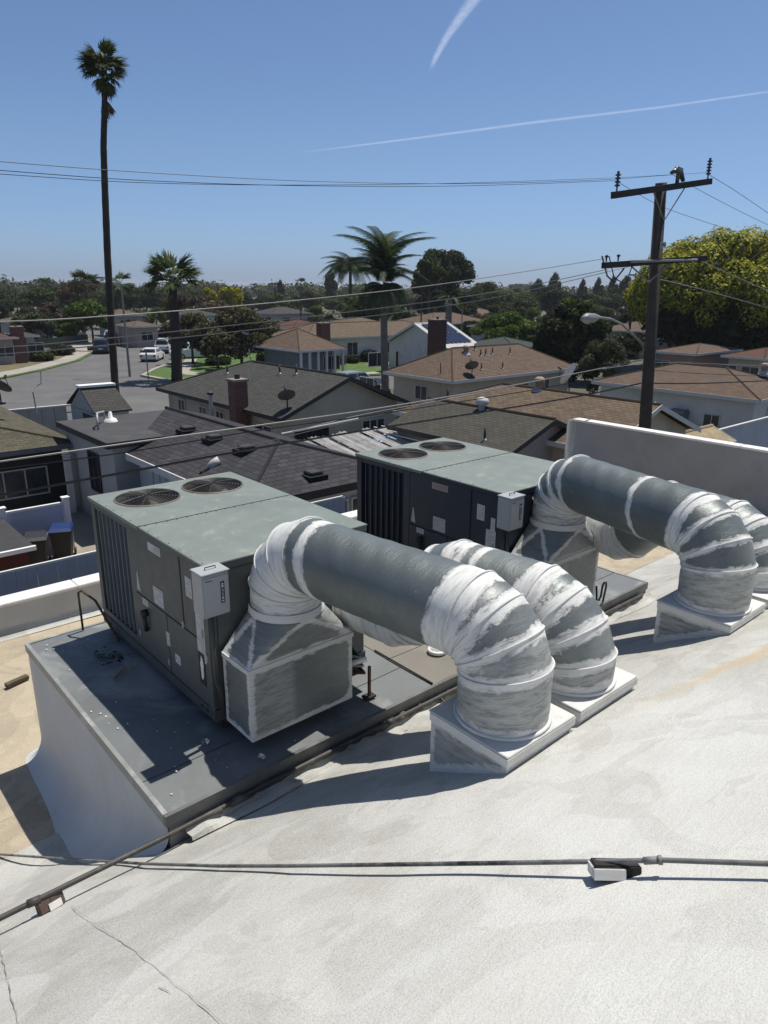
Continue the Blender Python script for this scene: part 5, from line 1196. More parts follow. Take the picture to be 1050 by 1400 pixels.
# ================================================================= VEHICLES
TYRE = plain('tyre', (.02, .02, .02), .8); RIM = plain('rim', (.35, .35, .36), .35, metal=.7); CGL = glass('car_glass', (.015, .02, .025))
def carpaint(name, c): return plain(name, c, .25, .03, 2, bump=0)
def car(label, paint, p, head, kind='sedan', group='cars parked in the streets'):
    c = thing(kind if kind != 'sedan' else 'parked_car', label, 'car' if kind != 'pickup_truck' else 'pickup truck', (0, 0, 0), 0, group)
    L = dict(sedan=4.6, suv=4.7, pickup_truck=5.6, van=4.9)[kind]; Wd = 1.82 if kind != 'pickup_truck' else 1.95; h = dict(sedan=.92, suv=1.05, pickup_truck=1.1, van=1.1)[kind]; H_ = dict(sedan=1.42, suv=1.75, pickup_truck=1.85, van=1.9)[kind]
    def loft(prof, y0, y1, inset):   # prof: (x,z) outline, narrowed toward the top
        mb = MB(); n = len(prof); zmin = min(z for _, z in prof); zmax = max(z for _, z in prof); F = lambda z: inset*(z-zmin)/(zmax-zmin)
        A_ = [(x, y0+F(z), z) for x, z in prof]; B_ = [(x, y1-F(z), z) for x, z in prof]
        mb.quad(*A_); mb.quad(*reversed(B_))
        for i in range(n): j = (i+1) % n; mb.quad(A_[i], B_[i], B_[j], A_[j])
        return mb
    l = L/2; g = .28
    if kind == 'pickup_truck': body = [(-l, g+.2), (-l, h), (-.1, h), (-.1, h), (l-1.5, h), (l-.15, h-.12), (l, h-.3), (l, g+.1), (l-.3, g), (-l+.3, g)]
    else: body = [(-l, g+.15), (-l-.0, h-.12), (-l+.12, h), (l-1.3, h), (l-.2, h-.16), (l, h-.32), (l, g+.1), (l-.2, g), (-l+.2, g)]
    loft(body, -Wd/2, Wd/2, .05).build('body', paint, c, bevel=.035)
    cab = dict(sedan=[(-l+.55, h), (-l+1.15, H_-.03), (-.0, H_), (.55, H_-.05), (1.25, h)], suv=[(-l+.08, h), (-l+.35, H_-.04), (.1, H_), (.5, H_-.05), (1.15, h)], van=[(-l+.08, h), (-l+.25, H_-.04), (.7, H_), (1.0, H_-.05), (1.7, h)], pickup_truck=[(-.55, h), (-.45, H_-.03), (.3, H_), (.75, H_-.06), (1.35, h)])[kind]
    loft([(x, z-.01 if z == h else z) for x, z in cab], -Wd/2+.07, Wd/2-.07, .2).build('cabin', paint, c, bevel=.03)
    # glass
    zt = H_-.12; zb = h+.06
    for s in (-1, 1):
        xs = [cab[0][0]+.3, cab[-1][0]-.28]; nm_ = 2 if kind != 'suv' else 3
        for k in range(nm_):
            xa = xs[0]+(xs[1]-xs[0])*k/nm_+.04; xb = xs[0]+(xs[1]-xs[0])*(k+1)/nm_-.04
            sx = lambda x, top: max(cab[0][0]+.2+.35*top, min(cab[-1][0]-.1-.5*top, x))
            Y = lambda z: s*(Wd/2-.07-.2*(z-h)/(H_-h)+.008); mb = MB(); mb.quad((sx(xa, 0), Y(zb), zb), (sx(xb, 0), Y(zb), zb), (sx(xb, 1), Y(zt), zt), (sx(xa, 1), Y(zt), zt)); mb.build('side_window', CGL, c)
    def scr(p0, p1, name, off):
        a = Vector((p0[0], 0, p0[1])); b = Vector((p1[0], 0, p1[1])); u = a.lerp(b, .14); v = a.lerp(b, .86); mb = MB(); w0 = Wd/2-.2; w1 = Wd/2-.32
        mb.quad((u.x+off, -w0, u.z), (u.x+off, w0, u.z), (v.x+off, w1, v.z), (v.x+off, -w1, v.z)); mb.build(name, CGL, c)
    scr(cab[-1], cab[-2], 'windscreen', .012); scr(cab[0], cab[1], 'rear_window', -.012)
    for s in (-1, 1):
        MB().box(l-.02, l+.01, s*(Wd/2-.35)-.16, s*(Wd/2-.35)+.16, h-.42, h-.28).build('headlight', M_WHITE, c); MB().box(-l-.012, -l+.02, s*(Wd/2-.2)-.12, s*(Wd/2-.2)+.12, h-.35, h-.15).build('tail_light', plain('tail_red', (.25, .01, .01), .3), c)
        for x in (-l+.95, l-.9):
            w = MB().tube([(x, s*(Wd/2-.22), .33), (x, s*(Wd/2+.012), .33)], .33, 18).build('wheel', TYRE, c); MB().tube([(x, s*(Wd/2-.0), .33), (x, s*(Wd/2+.02), .33)], .19, 14).build('rim', RIM, w)
    MB().box(-l-.03, -l+.05, -Wd/2+.1, Wd/2-.1, g+.05, g+.22).build('bumper', T_DARK if kind == 'suv' else paint, c); MB().box(-l-.035, -l-.031, -.25, .25, g+.3, g+.42).build('number_plate', M_WHITE, c); MB().box(l-.05, l+.03, -Wd/2+.1, Wd/2-.1, g+.05, g+.2).build('bumper', M_BOX, c)
    if kind == 'pickup_truck': MB().box(-l+.1, -.62, -Wd/2+.12, Wd/2-.12, h+.002, h+.01).build('load_bed', T_DARK, c)
    c.location = (p.x, p.y, .014); c.rotation_euler = (0, 0, head); return c
W_ = carpaint('white_paint', (.62, .62, .60)); SLV = carpaint('silver_paint', (.33, .35, .36)); BLU = carpaint('dark_blue_paint', (.04, .06, .10)); BLKP = carpaint('black_paint', (.012, .012, .014)); REDP = carpaint('red_paint', (.30, .015, .03)); LBL = carpaint('light_blue_paint', (.22, .27, .32))
st_ang = radians(66)
car('dark blue grey suv parked at the left kerb, seen from behind', BLU, G(141, 484, .0)+Vector((.5, 1.6, 0)), st_ang, 'suv')
car('dark car partly behind the suv and the tall palm trunk', BLKP, G(150, 472, 0)+Vector((1, 1.5, 0)), st_ang, 'suv')
car('white sedan parked at the corner lawn, seen from behind', W_, G(216, 494.5, .0)+Vector((.2, 1.8, 0)), radians(54), 'sedan')
car('white van just in front of the white sedan', W_, G(228, 484, 0)+Vector((.9, 2.2, 0)), radians(54), 'suv')
car('silver white pickup truck parked beyond the corner lawn', W_, G(270, 491, 0)+Vector((.3, 1.0, 0)), radians(172), 'pickup_truck')
car('black suv at the far kerb of the cross street, left one', BLKP, G(194, 462, 0), radians(-8), 'suv')
car('black sedan at the far kerb of the cross street, right one', BLKP, G(211, 463.5, 0), radians(-8), 'sedan')
car('silver car far up the side street among the trees', SLV, G(107, 459, 0), radians(80), 'sedan')
car('grey car beyond the dark suv in the side street', SLV, G(152, 464, 0), st_ang, 'sedan')
car('blue grey car behind the gabled house ridge by the driveway', LBL, G(484, 531, 0), radians(0), 'sedan')
car('red car showing only its roof above the olive roof', REDP, onY(28, 561, 40.5)*1.0-Vector((0, 0, 0)), radians(0), 'sedan').location.z = .2
car('dark car parked in the yard beside the near unit', carpaint('grey_paint', (.07, .075, .085)), Vector((8.25, 20.8, 0)), radians(84), 'suv')
# ================================================================= TREES AND PLANTS
BARK = plain('grey_brown_bark', (.07, .055, .04), .95, .3, 4, bump=.6, bscale=15)
BARKD = plain('dark_palm_trunk', (.035, .028, .022), .95, .35, 3, bump=.7, bscale=12)
BARKP = plain('grey_ringed_trunk', (.16, .145, .125), .9, .25, 5, bump=.6, bscale=12)
LF = {
 'camphor': leafmat('camphor_leaves', [(.055, .075, .011), (.18, .20, .023), (.33, .335, .037), (.47, .45, .052)]),
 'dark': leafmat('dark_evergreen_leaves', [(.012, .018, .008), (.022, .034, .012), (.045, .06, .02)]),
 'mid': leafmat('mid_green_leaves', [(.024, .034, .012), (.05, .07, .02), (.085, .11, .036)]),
 'fresh': leafmat('fresh_green_leaves', [(.03, .06, .01), (.07, .12, .02), (.12, .17, .03)]),
 'grey': leafmat('grey_green_leaves', [(.03, .038, .025), (.065, .075, .045), (.11, .12, .075)]),
 'yellow': leafmat('yellow_green_leaves', [(.14, .14, .01), (.30, .28, .015), (.42, .38, .02)]),
 'magnolia': leafmat('glossy_magnolia_leaves', [(.015, .02, .01), (.035, .045, .018), (.10, .09, .045), (.16, .14, .09)], .35),
 'brown': leafmat('bare_brown_twigs', [(.05, .035, .03), (.085, .06, .05), (.12, .09, .07)]),
 'hedge': leafmat('hedge_leaves', [(.022, .03, .012), (.042, .054, .02), (.075, .086, .034)]),
 'palm': leafmat('palm_green', [(.025, .04, .012), (.05, .075, .02), (.09, .11, .03)], .45),
 'palmd': leafmat('palm_dark', [(.022, .036, .018), (.045, .07, .03), (.08, .12, .05)], .4),
 'dead': leafmat('dead_frond', [(.10, .07, .04), (.16, .12, .07), (.06, .04, .03)], .8, .1),
}
def leaf_mesh(name, blobs, n, size, mat, rng, fold=.25, shell=.5, bottom=True, jit=.75, up=.25):
    """many bent leaf quads spread in the outer volume of ellipsoid blobs"""
    B = np.array(blobs, float); vol = (B[:, 3]*B[:, 4]*B[:, 5])**(2/3); idx = rng.choice(len(B), n, p=vol/vol.sum())
    d = rng.normal(size=(n, 3)); d /= np.linalg.norm(d, axis=1)[:, None]
    r = shell+(1-shell)*rng.random(n)**.6
    r *= 1+.13*rng.normal(size=n)*(rng.random(n) < .35)
    c = B[idx, :3]+d*B[idx, 3:6]*r[:, None]
    nrm = d+rng.normal(size=(n, 3))*jit; nrm[:, 2] += up; nrm /= np.linalg.norm(nrm, axis=1)[:, None]
    t = np.cross(nrm, rng.normal(size=(n, 3))); t /= np.linalg.norm(t, axis=1)[:, None]; b = np.cross(nrm, t)
    s = size*(.55+.9*rng.random(n))[:, None]
    V = np.stack([c-t*s*.9-nrm*s*fold, c+b*s*.55, c+t*s*.9-nrm*s*fold, c-b*s*.55], 1).reshape(-1, 3)
    me = bpy.data.meshes.new(name); me.vertices.add(4*n); me.vertices.foreach_set('co', V.ravel())
    me.loops.add(4*n); me.loops.foreach_set('vertex_index', np.arange(4*n)); me.polygons.add(n)
    me.polygons.foreach_set('loop_start', np.arange(n)*4); me.polygons.foreach_set('loop_total', np.full(n, 4)); me.update(); me.validate(); me.materials.append(mat); return me
def clumps(rx, ry, rz, n, k, rng, cz=0, flat=0):
    """clump centres on an ellipsoid, plus filling"""
    out = []
    for i in range(n):
        d = rng.normal(size=3); d /= np.linalg.norm(d)
        if d[2] < -.8: d[2] *= -.6
        q = .62+.30*rng.random(); s = k*(.7+.7*rng.random())
        out.append((d[0]*rx*q, d[1]*ry*q, cz+d[2]*rz*q, s*rx, s*ry, s*min(rx, rz)*.9))
    return out
def trunk_mesh(h, r, branches, rng, spread=1., top=.8, mat=BARK, crown=None, lean=(0, 0)):
    mb = MB(); P = [Vector((lean[0]*q*q+.05*h*.1*sin(q*4), lean[1]*q*q, h*q)) for q in np.linspace(0, 1, 7)]
    mb.tube(P, [r*(1.35-.25*min(1, i))*(1-.45*i/6) if i else r*1.5 for i in range(7)], 9)
    for k in range(branches):
        a = 2*pi*k/branches+rng.random(); z0 = h*(.55+.4*rng.random()); p0 = Vector((lean[0]*.6, lean[1]*.6, z0)); L = spread*(.7+.5*rng.random())
        p1 = p0+Vector((cos(a)*L*.45, sin(a)*L*.45, L*.45)); p2 = p0+Vector((cos(a)*L*.95, sin(a)*L*.95, L*top))
        mb.tube([p0, p1, p2], [r*.5, r*.33, r*.12], 6)
        for m in (-1, 1):
            q = p1.lerp(p2, .4); mb.tube([q, q+Vector((cos(a+m*.7)*L*.4, sin(a+m*.7)*L*.4, L*.3))], [r*.22, r*.07], 5)
    return mb
def tree(label, base, height, rad, leaf, n, size, cat='tree', group=None, clear=.3, kn=16, k=.38, seed=1, ry=None, trunk_r=None, top=.8, name='tree', shell=.45, barkm=BARK, zc=None, rz_=None):
    rng = np.random.default_rng(seed); t = thing(name, label, cat, (base[0], base[1], base[2] if len(base) > 2 else 0), 0, group); ry = ry or rad
    rz = rz_ or height*(1-clear)/2; cz = zc or height-rz
    bl = clumps(rad, ry, rz, kn, k, rng, cz)
    me = leaf_mesh('crown', bl, n, size, LF[leaf], rng, shell=shell); o = link_mesh('crown', me, t)
    tm = trunk_mesh(cz, trunk_r or max(.12, height*.025), 6, rng, rad*.75, top); tm_o = tm.build('trunk', barkm, None, smooth=True); tm_o.parent = t
    return t
def tree_px(label, px, base_py, top_py, halfw_px, leaf, n, size, dist=None, **kw):
    """place a tree by the image column of its trunk, ground row, top row and half width"""
    p = G(px, base_py, 0) if dist is None else None
    if p is None: d = ray(px, base_py); k = dist/sqrt(d.x**2+d.y**2); p = Vector((d.x*k, d.y*k, 0))
    H_ = ztop(p, top_py); D = (p-O).length; rad = halfw_px*D/F_PX/1.0*.93
    return tree(label, (p.x, p.y, 0), H_, rad, leaf, n, size, **kw)
# --- the big rounded camphor at the right
cp_ = G(985, 508, 0); Hc = ztop(cp_, 322); Dc = (cp_-O).length
rng = np.random.default_rng(5); t = thing('camphor_tree', 'huge rounded yellow green camphor tree behind the utility pole', 'tree', (cp_.x, cp_.y, 0))
RX = 118*Dc/F_PX; bl = []
for i in range(330):
    d = rng.normal(size=3); d /= np.linalg.norm(d)
    if d[2] < -.2: d[2] = abs(d[2])*.5
    bl.append((d[0]*RX*.86, d[1]*RX*.86, Hc*.52+d[2]*Hc*.42, *(RX*.135*(.7+.7*rng.random()),)*3))
link_mesh('crown', leaf_mesh('crown', bl, 130000, .18, LF['camphor'], rng, shell=.82, jit=.28, up=.45), t)
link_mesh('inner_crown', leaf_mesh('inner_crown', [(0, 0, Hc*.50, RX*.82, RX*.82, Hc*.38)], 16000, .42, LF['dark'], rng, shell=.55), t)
o = trunk_mesh(Hc*.5, .62, 7, rng, RX*.7, .9).build('trunk', BARK, None, smooth=True); o.parent = t
# --- nearer named trees
tree_px('dense round dark tree with lighter top, left of the utility pole', 782, 522, 412, 48, 'dark', 20000, .22, seed=11, clear=.0, kn=50, k=.27, name='evergreen_tree')
tp = tree_px('light green young foliage rising above the dark round tree', 778, 520, 411, 26, 'fresh', 5000, .16, seed=12, clear=.72, kn=16, k=.3)
tree_px('loose grey green olive tree at the foot of the utility pole', 822, 560, 452, 36, 'grey', 14000, .075, seed=13, clear=.05, kn=30, k=.25, name='olive_tree')
tree_px('broad fresh green tree behind the brown hip roof', 692, 492, 432, 48, 'fresh', 14000, .2, seed=14, clear=.15, kn=36, k=.28, rz_=None)
tree_px('magnolia on the corner lawn right of the fan palm trunk', 264, 499, 428, 36, 'magnolia', 11000, .13, seed=15, clear=.2, kn=26, k=.28, name='magnolia_tree')
tree_px('bigger magnolia left of the ranch house', 331, 510, 418, 46, 'magnolia', 15000, .13, seed=16, clear=.18, kn=34, k=.27, name='magnolia_tree')
tree_px('low magnolia between the pickup and the larger magnolia', 298, 505, 440, 24, 'magnolia', 6000, .13, seed=17, clear=.2, kn=16, k=.3, name='magnolia_tree')
tree_px('light green street tree by the bend of the side street', 128, 470, 411, 28, 'fresh', 7000, .25, seed=18, clear=.3, kn=22, k=.32)
tree_px('smaller fresh green tree left of the street tree', 86, 470, 434, 19, 'fresh', 4000, .25, seed=19, clear=.2, kn=16, k=.33)
tree_px('grey green shrub tree across the road at far left', 50, 474, 428, 26, 'grey', 5000, .25, seed=20, clear=.15, kn=22, k=.3)
tree_px('pale flowering tree behind the grey shrub tree, far left', 70, 462, 413, 24, 'brown', 4000, .3, seed=21, clear=.2, kn=20, k=.3)
tree_px('bare brownish tree with thin twigs left of the tall palm', 112, 448, 377, 26, 'brown', 4000, .22, seed=22, clear=.3, kn=20, k=.25, name='bare_tree')
tree_px('brown leafless tree behind the fan palm', 265, 447, 397, 42, 'brown', 7000, .3, seed=23, clear=.15, kn=26, k=.28, name='bare_tree')
tree_px('bright yellow flowering tree on the left skyline', 318, 440, 390, 18, 'yellow', 4500, .35, seed=24, clear=.35, kn=18, k=.34, name='flowering_tree')
tree_px('small yellowish tree just left of the bright yellow one', 287, 436, 394, 14, 'yellow', 2500, .35, seed=25, clear=.3, kn=12, k=.36, name='flowering_tree')
tree_px('tall dark ficus with a domed crown right of the queen palms', 607, 452, 333, 42, 'dark', 22000, .33, seed=26, clear=.08, kn=60, k=.25, name='ficus_tree')
tree_px('lighter green tree in front of the dark ficus', 585, 458, 345, 24, 'mid', 6000, .28, seed=27, clear=.45, kn=22, k=.3)
tree_px('green tree under the queen palm with bright tips', 495, 462, 396, 34, 'mid', 8000, .3, seed=28, clear=.2, kn=28, k=.3)
tree_px('yellow green tree at the middle of the right skyline', 700, 436, 398, 22, 'fresh', 5000, .33, seed=29, clear=.2, kn=20, k=.33)
tree_px('dense green tree between ficus and yellow green tree', 660, 440, 386, 26, 'mid', 6000, .35, seed=30, clear=.15, kn=22, k=.33)
tree_px('small tree right of the salmon house under the big tree', 1030, 500, 455, 16, 'grey', 3000, .2, seed=31, clear=.2, kn=14, k=.33)
tree_px('dark low tree behind the long tan roof', 742, 540, 505, 22, 'dark', 3000, .16, seed=32, clear=.1, kn=14, k=.35)
tree_px('bushy green tree in front of the pale awning house', 455, 462, 437, 28, 'hedge', 5000, .25, seed=33, clear=.05, kn=20, k=.3)
# hedges and shrubs
def bush(label, px, py, w_px, h_px, leaf='hedge', n=2500, size=.14, seed=1, name='shrub', group=None):
    p = G(px, py, 0); D = (p-O).length; rad = w_px/2*D/F_PX; h = h_px*D/F_PX*1.0; rng = np.random.default_rng(seed)
    t = thing(name, label, 'bush', (p.x, p.y, 0), 0, group); bl = [(rng.uniform(-.5, .5)*rad, rng.uniform(-.3, .3)*rad, h*.5, rad*.55, rad*.45, h*.48) for _ in range(8)]
    link_mesh('foliage', leaf_mesh('foliage', bl, n, size, LF[leaf], rng, shell=.5), t)
    o = MB().tube([(0, 0, -.05), (0, 0, h*.5)], .06, 6).build('stem', BARK, None); o.parent = t; return t
bush('wide clipped hedge bush on the dry lawn, the right one', 85, 487, 34, 14, seed=41); bush('smaller clipped bush left of the wide one on the dry lawn', 60, 495, 30, 12, seed=42)
bush('dark bush at the far left photo edge by the pink house', 8, 497, 26, 20, seed=43)
bush('dark square hedge in front of the ranch house porch', 407, 504, 34, 20, 'dark', 4000, seed=44, name='hedge'); bush('round pale bush at the left of the ranch house', 357, 500, 20, 18, 'mid', 2500, seed=45)
bush('low flower bush at the right end of the ranch house', 462, 500, 22, 14, 'mid', 2500, seed=46); bush('low bush right of the ranch house corner', 482, 498, 20, 12, 'hedge', 2000, seed=47)
bush('dark hedge before the beige ranch house window', 505, 495, 34, 16, 'dark', 3500, seed=48, name='hedge'); bush('dark hedge right of the queen palm trunk', 545, 494, 28, 14, 'dark', 3000, seed=49, name='hedge')
bush('low hedge at the awning corner of the beige house', 572, 485, 26, 10, 'mid', 2500, seed=50); bush('flower bush under the magnolias near the ranch house', 385, 502, 20, 16, 'magnolia', 2000, seed=51)
bush('small dark bush by the red brick wall, left street side', 128, 480, 16, 6, seed=52); bush('dark bush beside the right white house wall', 963, 592, 14, 16, 'dark', 1500, .08, seed=53)
bush('dark low plants along the near side of the magnolia lawn', 300, 500, 40, 12, 'dark', 3000, seed=54)
for i, px in enumerate((517, 531, 542, 553, 563, 571)):
    p = G(px, 560, 0); rng = np.random.default_rng(60+i); t = thing('cypress_shrub', 'small dark pointed cypress in the row behind the gabled house', 'shrub', (p.x, p.y, 0), 0, 'row of small pointed cypresses behind the gabled house')
    hh = ztop(p, 527+5*(i % 2)+i); bl = [(0, 0, hh*q, .5*(1-q)+.12, .5*(1-q)+.12, hh*.16) for q in (.15, .3, .45, .6, .75, .9)]
    link_mesh('foliage', leaf_mesh('foliage', bl, 900, .10, LF['dark'], rng, shell=.3), t)

tree_px('dark leafy tree behind the right end of the brown hip roof', 742, 496, 455, 26, 'hedge', 6000, .22, seed=71, clear=.0, kn=30, k=.28)
# --- palms
def fan_leaf_mesh(rng, size=1., n=22, pet=1.0, spread=2.5, droop=.35, mat=None):
    """fan palm leaf along +X, petiole then radiating blades"""
    mb = MB(); w = .03*size
    P = [Vector((pet*q, 0, -.12*q*q*pet)) for q in np.linspace(0, 1, 5)]; mb.tube(P, w*.8, 4); hub = P[-1]
    for k in range(n):
        a = -spread/2+spread*k/(n-1)+rng.normal()*.04; L = size*(1-.25*abs(a)/(spread/2))*(.88+.24*rng.random()); pts = []
        for q in (0, .35, .7, 1.0):
            r = L*q; pts.append(hub+Vector((cos(a)*r, sin(a)*r, -droop*size*q**2.2*(.7+.6*rng.random())+.06*size*(k % 2)*q)))
        s = Vector((-sin(a), cos(a), 0)); ws = [.02*size, .055*size, .04*size, .004*size]
        for i in range(3): mb.quad(pts[i]-s*ws[i], pts[i+1]-s*ws[i+1], pts[i+1]+s*ws[i+1], pts[i]+s*ws[i])
    o = mb.build('tmp', mat or LF['palm']); me = o.data; me.name = 'frond'; bpy.data.objects.remove(o); return me
def feather_leaf_mesh(rng, L=3., n=46, droop=1.6, leaflet=.55, mat=None, hang=.9):
    mb = MB(); R = lambda q: Vector((L*q*(1-.18*q*q), 0, L*.42*q-droop*q**2.3)); P = [R(q) for q in np.linspace(0, 1, 10)]
    mb.tube(P, [.035*(1-.8*i/9) for i in range(10)], 4)
    for k in range(n):
        q = .12+.88*k/n; p = R(q); d = (R(min(1, q+.02))-R(q-.02)).normalized(); l = leaflet*(1-.5*abs(q-.45))*(.8+.4*rng.random())
        for s in (-1, 1):
            out = Vector((0, s, 0))*.8+d*.45+Vector((0, 0, -.1-.3*rng.random())); out.normalize(); m = p+out*l*.5; e = m+(out*.5+Vector((0, 0, -hang))).normalized()*l*.55; wv = d*.017
            mb.quad(p-wv, m-wv*1.3, m+wv*1.3, p+wv); mb.quad(m-wv*1.3, e-wv*.2, e+wv*.2, m+wv*1.3)
    o = mb.build('tmp', mat or LF['palmd']); me = o.data; me.name = 'frond'; bpy.data.objects.remove(o); return me
def palm(label, base, P_trunk, r, meshes, specs, name, barkm, rng, group=None, dead=None):
    t = thing(name, label, 'palm tree', base, 0, group); mb = MB(); n = len(P_trunk)
    PP = []; 
    for i in range(n-1):
        for j in range(6): PP.append(P_trunk[i].lerp(P_trunk[i+1], j/6))
    PP.append(P_trunk[-1]); m = len(PP)
    mb.tube(PP, [r(i/(m-1))*(1+.05*(i % 2)) for i in range(m)], 12); o = mb.build('trunk', barkm, None, smooth=True); o.parent = t
    top = P_trunk[-1]
    for (az, el, sc, mi, dz) in specs:
        M_ = Matrix.Translation(top+Vector((0, 0, dz))) @ Matrix.Rotation(az, 4, 'Z') @ Matrix.Rotation(-el, 4, 'Y') @ Matrix.Rotation(rng.uniform(-.3, .3), 4, 'X') @ Matrix.Scale(sc, 4)
        link_mesh('frond' if mi < 90 else 'dead_frond', (meshes+(dead or []))[mi if mi < 90 else len(meshes)+mi-90], t, M=M_)
    return t
rng = np.random.default_rng(77)
fan = [fan_leaf_mesh(rng, .98, 26, .75) for _ in range(3)]; fand = [fan_leaf_mesh(rng, .95, 16, .8, 1.5, .25, LF['dead']) for _ in range(2)]
# tall skinny fan palm
b0 = G(160, 556, 0); zt_ = None
dist = sqrt(b0.x**2+b0.y**2)
def at_dist(px, py, D): d = ray(px, py); k = D/sqrt(d.x**2+d.y**2); return O+d*k
cent = [(160, 556), (157, 520), (152, 440), (147, 350), (143.5, 260), (141.5, 200), (142.5, 160), (143, 135), (142.5, 92)]
Pt = [at_dist(x, y, dist) for x, y in cent]; base = Pt[0].copy(); base.z = 0; Pl = [p-base for p in Pt]; Pl[0].z = 0
Hs = Pl[-1].z
specs = [(rng.uniform(0, 2*pi), rng.uniform(-.2, 1.35), rng.uniform(.75, 1.05), int(rng.integers(0, 3)), rng.uniform(-.5, .25)) for _ in range(48)]
specs += [(rng.uniform(0, 2*pi), rng.uniform(-1.2, -.4), rng.uniform(.7, .9), int(rng.integers(0, 3)), rng.uniform(-.6, -.2)) for _ in range(9)]
specs += [(rng.uniform(0, 2*pi), rng.uniform(-1.5, -1.25), rng.uniform(.8, 1.0), 90+int(rng.integers(0, 2)), rng.uniform(-1.7, -.9)) for _ in range(3)]
palm('very tall thin fan palm rising high over the street at left', base, Pl, lambda q: .26-.11*q if q > .03 else .38, fan, specs, 'fan_palm', BARKD, rng, dead=fand)
# sturdier fan palm on the corner
b1_ = G(242, 521, 0); D1 = sqrt(b1_.x**2+b1_.y**2)
fan2 = [fan_leaf_mesh(rng, 2.0, 30, 1.5) for _ in range(3)]; fan2d = [fan_leaf_mesh(rng, 1.1, 18, .7, 1.4, .2, LF['dead']) for _ in range(2)]
Pt = [at_dist(x, y, D1) for x, y in ((243, 521), (241, 480), (238, 430), (236, 388))]; base = b1_.copy(); Pl = [p-base for p in Pt]; Pl[0] = Vector((0, 0, 0))
specs = [(2*pi*k/11+rng.uniform(-.2, .2), rng.uniform(-.1, .95), rng.uniform(.75, .95), int(rng.integers(0, 3)), .1) for k in range(16)]+[(rng.uniform(0, 6.28), rng.uniform(.9, 1.4), .8, 1, .2) for _ in range(4)]
specs += [(rng.uniform(0, 6.28), rng.uniform(-1.35, -1.0), rng.uniform(.8, 1.), 90+int(rng.integers(0, 2)), rng.uniform(-.8, 0)) for _ in range(9)]
palm('stout fan palm with open crown on the corner lawn', base, Pl, lambda q: .48-.12*q, fan2, specs, 'fan_palm', BARKD, rng, dead=fan2d)
# queen palms
fe = [feather_leaf_mesh(rng, 4.6, 120, 4.2, .95, hang=1.6) for _ in range(3)]
b2_ = G(527, 540, 0); D2 = sqrt(b2_.x**2+b2_.y**2)
Pt = [at_dist(x, y, D2) for x, y in ((527, 548), (526, 500), (525, 450), (525, 392))]; base = Pt[0].copy(); base.z = 0; Pl = [p-base for p in Pt]; Pl[0].z = 0
specs = [(2*pi*k/10+rng.uniform(-.2, .2), rng.uniform(-.5, .3), rng.uniform(.45, .58), int(rng.integers(0, 3)), 0) for k in range(22)]+[(2*pi*k/9+rng.uniform(-.3, .3), rng.uniform(.6, 1.35), rng.uniform(.55, .82), int(rng.integers(0, 3)), .1) for k in range(26)]+[(rng.uniform(0, 6.28), rng.uniform(1.25, 1.5), 1.1, 1, .2) for _ in range(10)]
palm('tall queen palm with grey trunk right of the middle', base, Pl, lambda q: .33-.10*q, fe, specs, 'queen_palm', BARKP, rng)
b3_ = G(479, 455, 0); D3 = sqrt(b3_.x**2+b3_.y**2)
fe2 = [feather_leaf_mesh(rng, 5.8, 120, 5.6, 1.7, hang=1.6) for _ in range(3)]
Pt = [at_dist(x, y, D3) for x, y in ((479, 455), (479, 420), (479, 372))]; base = Pt[0].copy(); base.z = 0; Pl = [p-base for p in Pt]; Pl[0].z = 0
specs = [(2*pi*k/12+rng.uniform(-.2, .2), rng.uniform(.1, 1.25), rng.uniform(.75, 1.0), int(rng.integers(0, 3)), 0) for k in range(46)]
palm('second queen palm farther off, left of the taller one', base, Pl, lambda q: .36-.1*q, fe2, specs, 'queen_palm', BARK, rng)
b4_ = G(792, 0, 0)
Pt = [at_dist(x, y, 88) for x, y in ((613, 478), (613, 440), (614, 412))]; base = Pt[0].copy(); base.z = 0; Pl = [p-base for p in Pt]; Pl[0].z = 0
specs = [(2*pi*k/12+rng.uniform(-.2, .2), rng.uniform(.1, 1.2), rng.uniform(.45, .6), int(rng.integers(0, 3)), 0) for k in range(14)]
palm('grey trunked palm in front of the dark ficus and solar roof', base, Pl, lambda q: .45-.1*q, fe, specs, 'queen_palm', BARKP, rng)
# distant palms on the skyline
for i, (px, pt, pb, lb) in enumerate(((116, 384, 448, 'shaggy palm crown in the left background beside the bare tree'), (163, 386, 440, 'palm in the left background right of the tall palm'), (59, 385, 420, 'tiny twin palm on the far left skyline, left one'), (64, 386, 420, 'tiny twin palm on the far left skyline, right one'), (411, 385, 430, 'tiny lone palm behind the thin pole at centre left'))):
    D = 150 if i < 2 else 330; Pt = [at_dist(px, pb, D), at_dist(px, pt+3, D)]; base = Pt[0].copy(); base.z = 0; top = Pt[1]-base
    palm(lb, base, [Vector((0, 0, 0)), Vector((top.x, top.y, top.z*.5)), top], lambda q: .35-.1*q, fan2, [(2*pi*k/12, rng.uniform(-.6, 1.2), .95 if i < 2 else 1.0, int(rng.integers(0, 3)), 0) for k in range(16)], 'background_palm', BARK, rng, group='palms on the skyline')

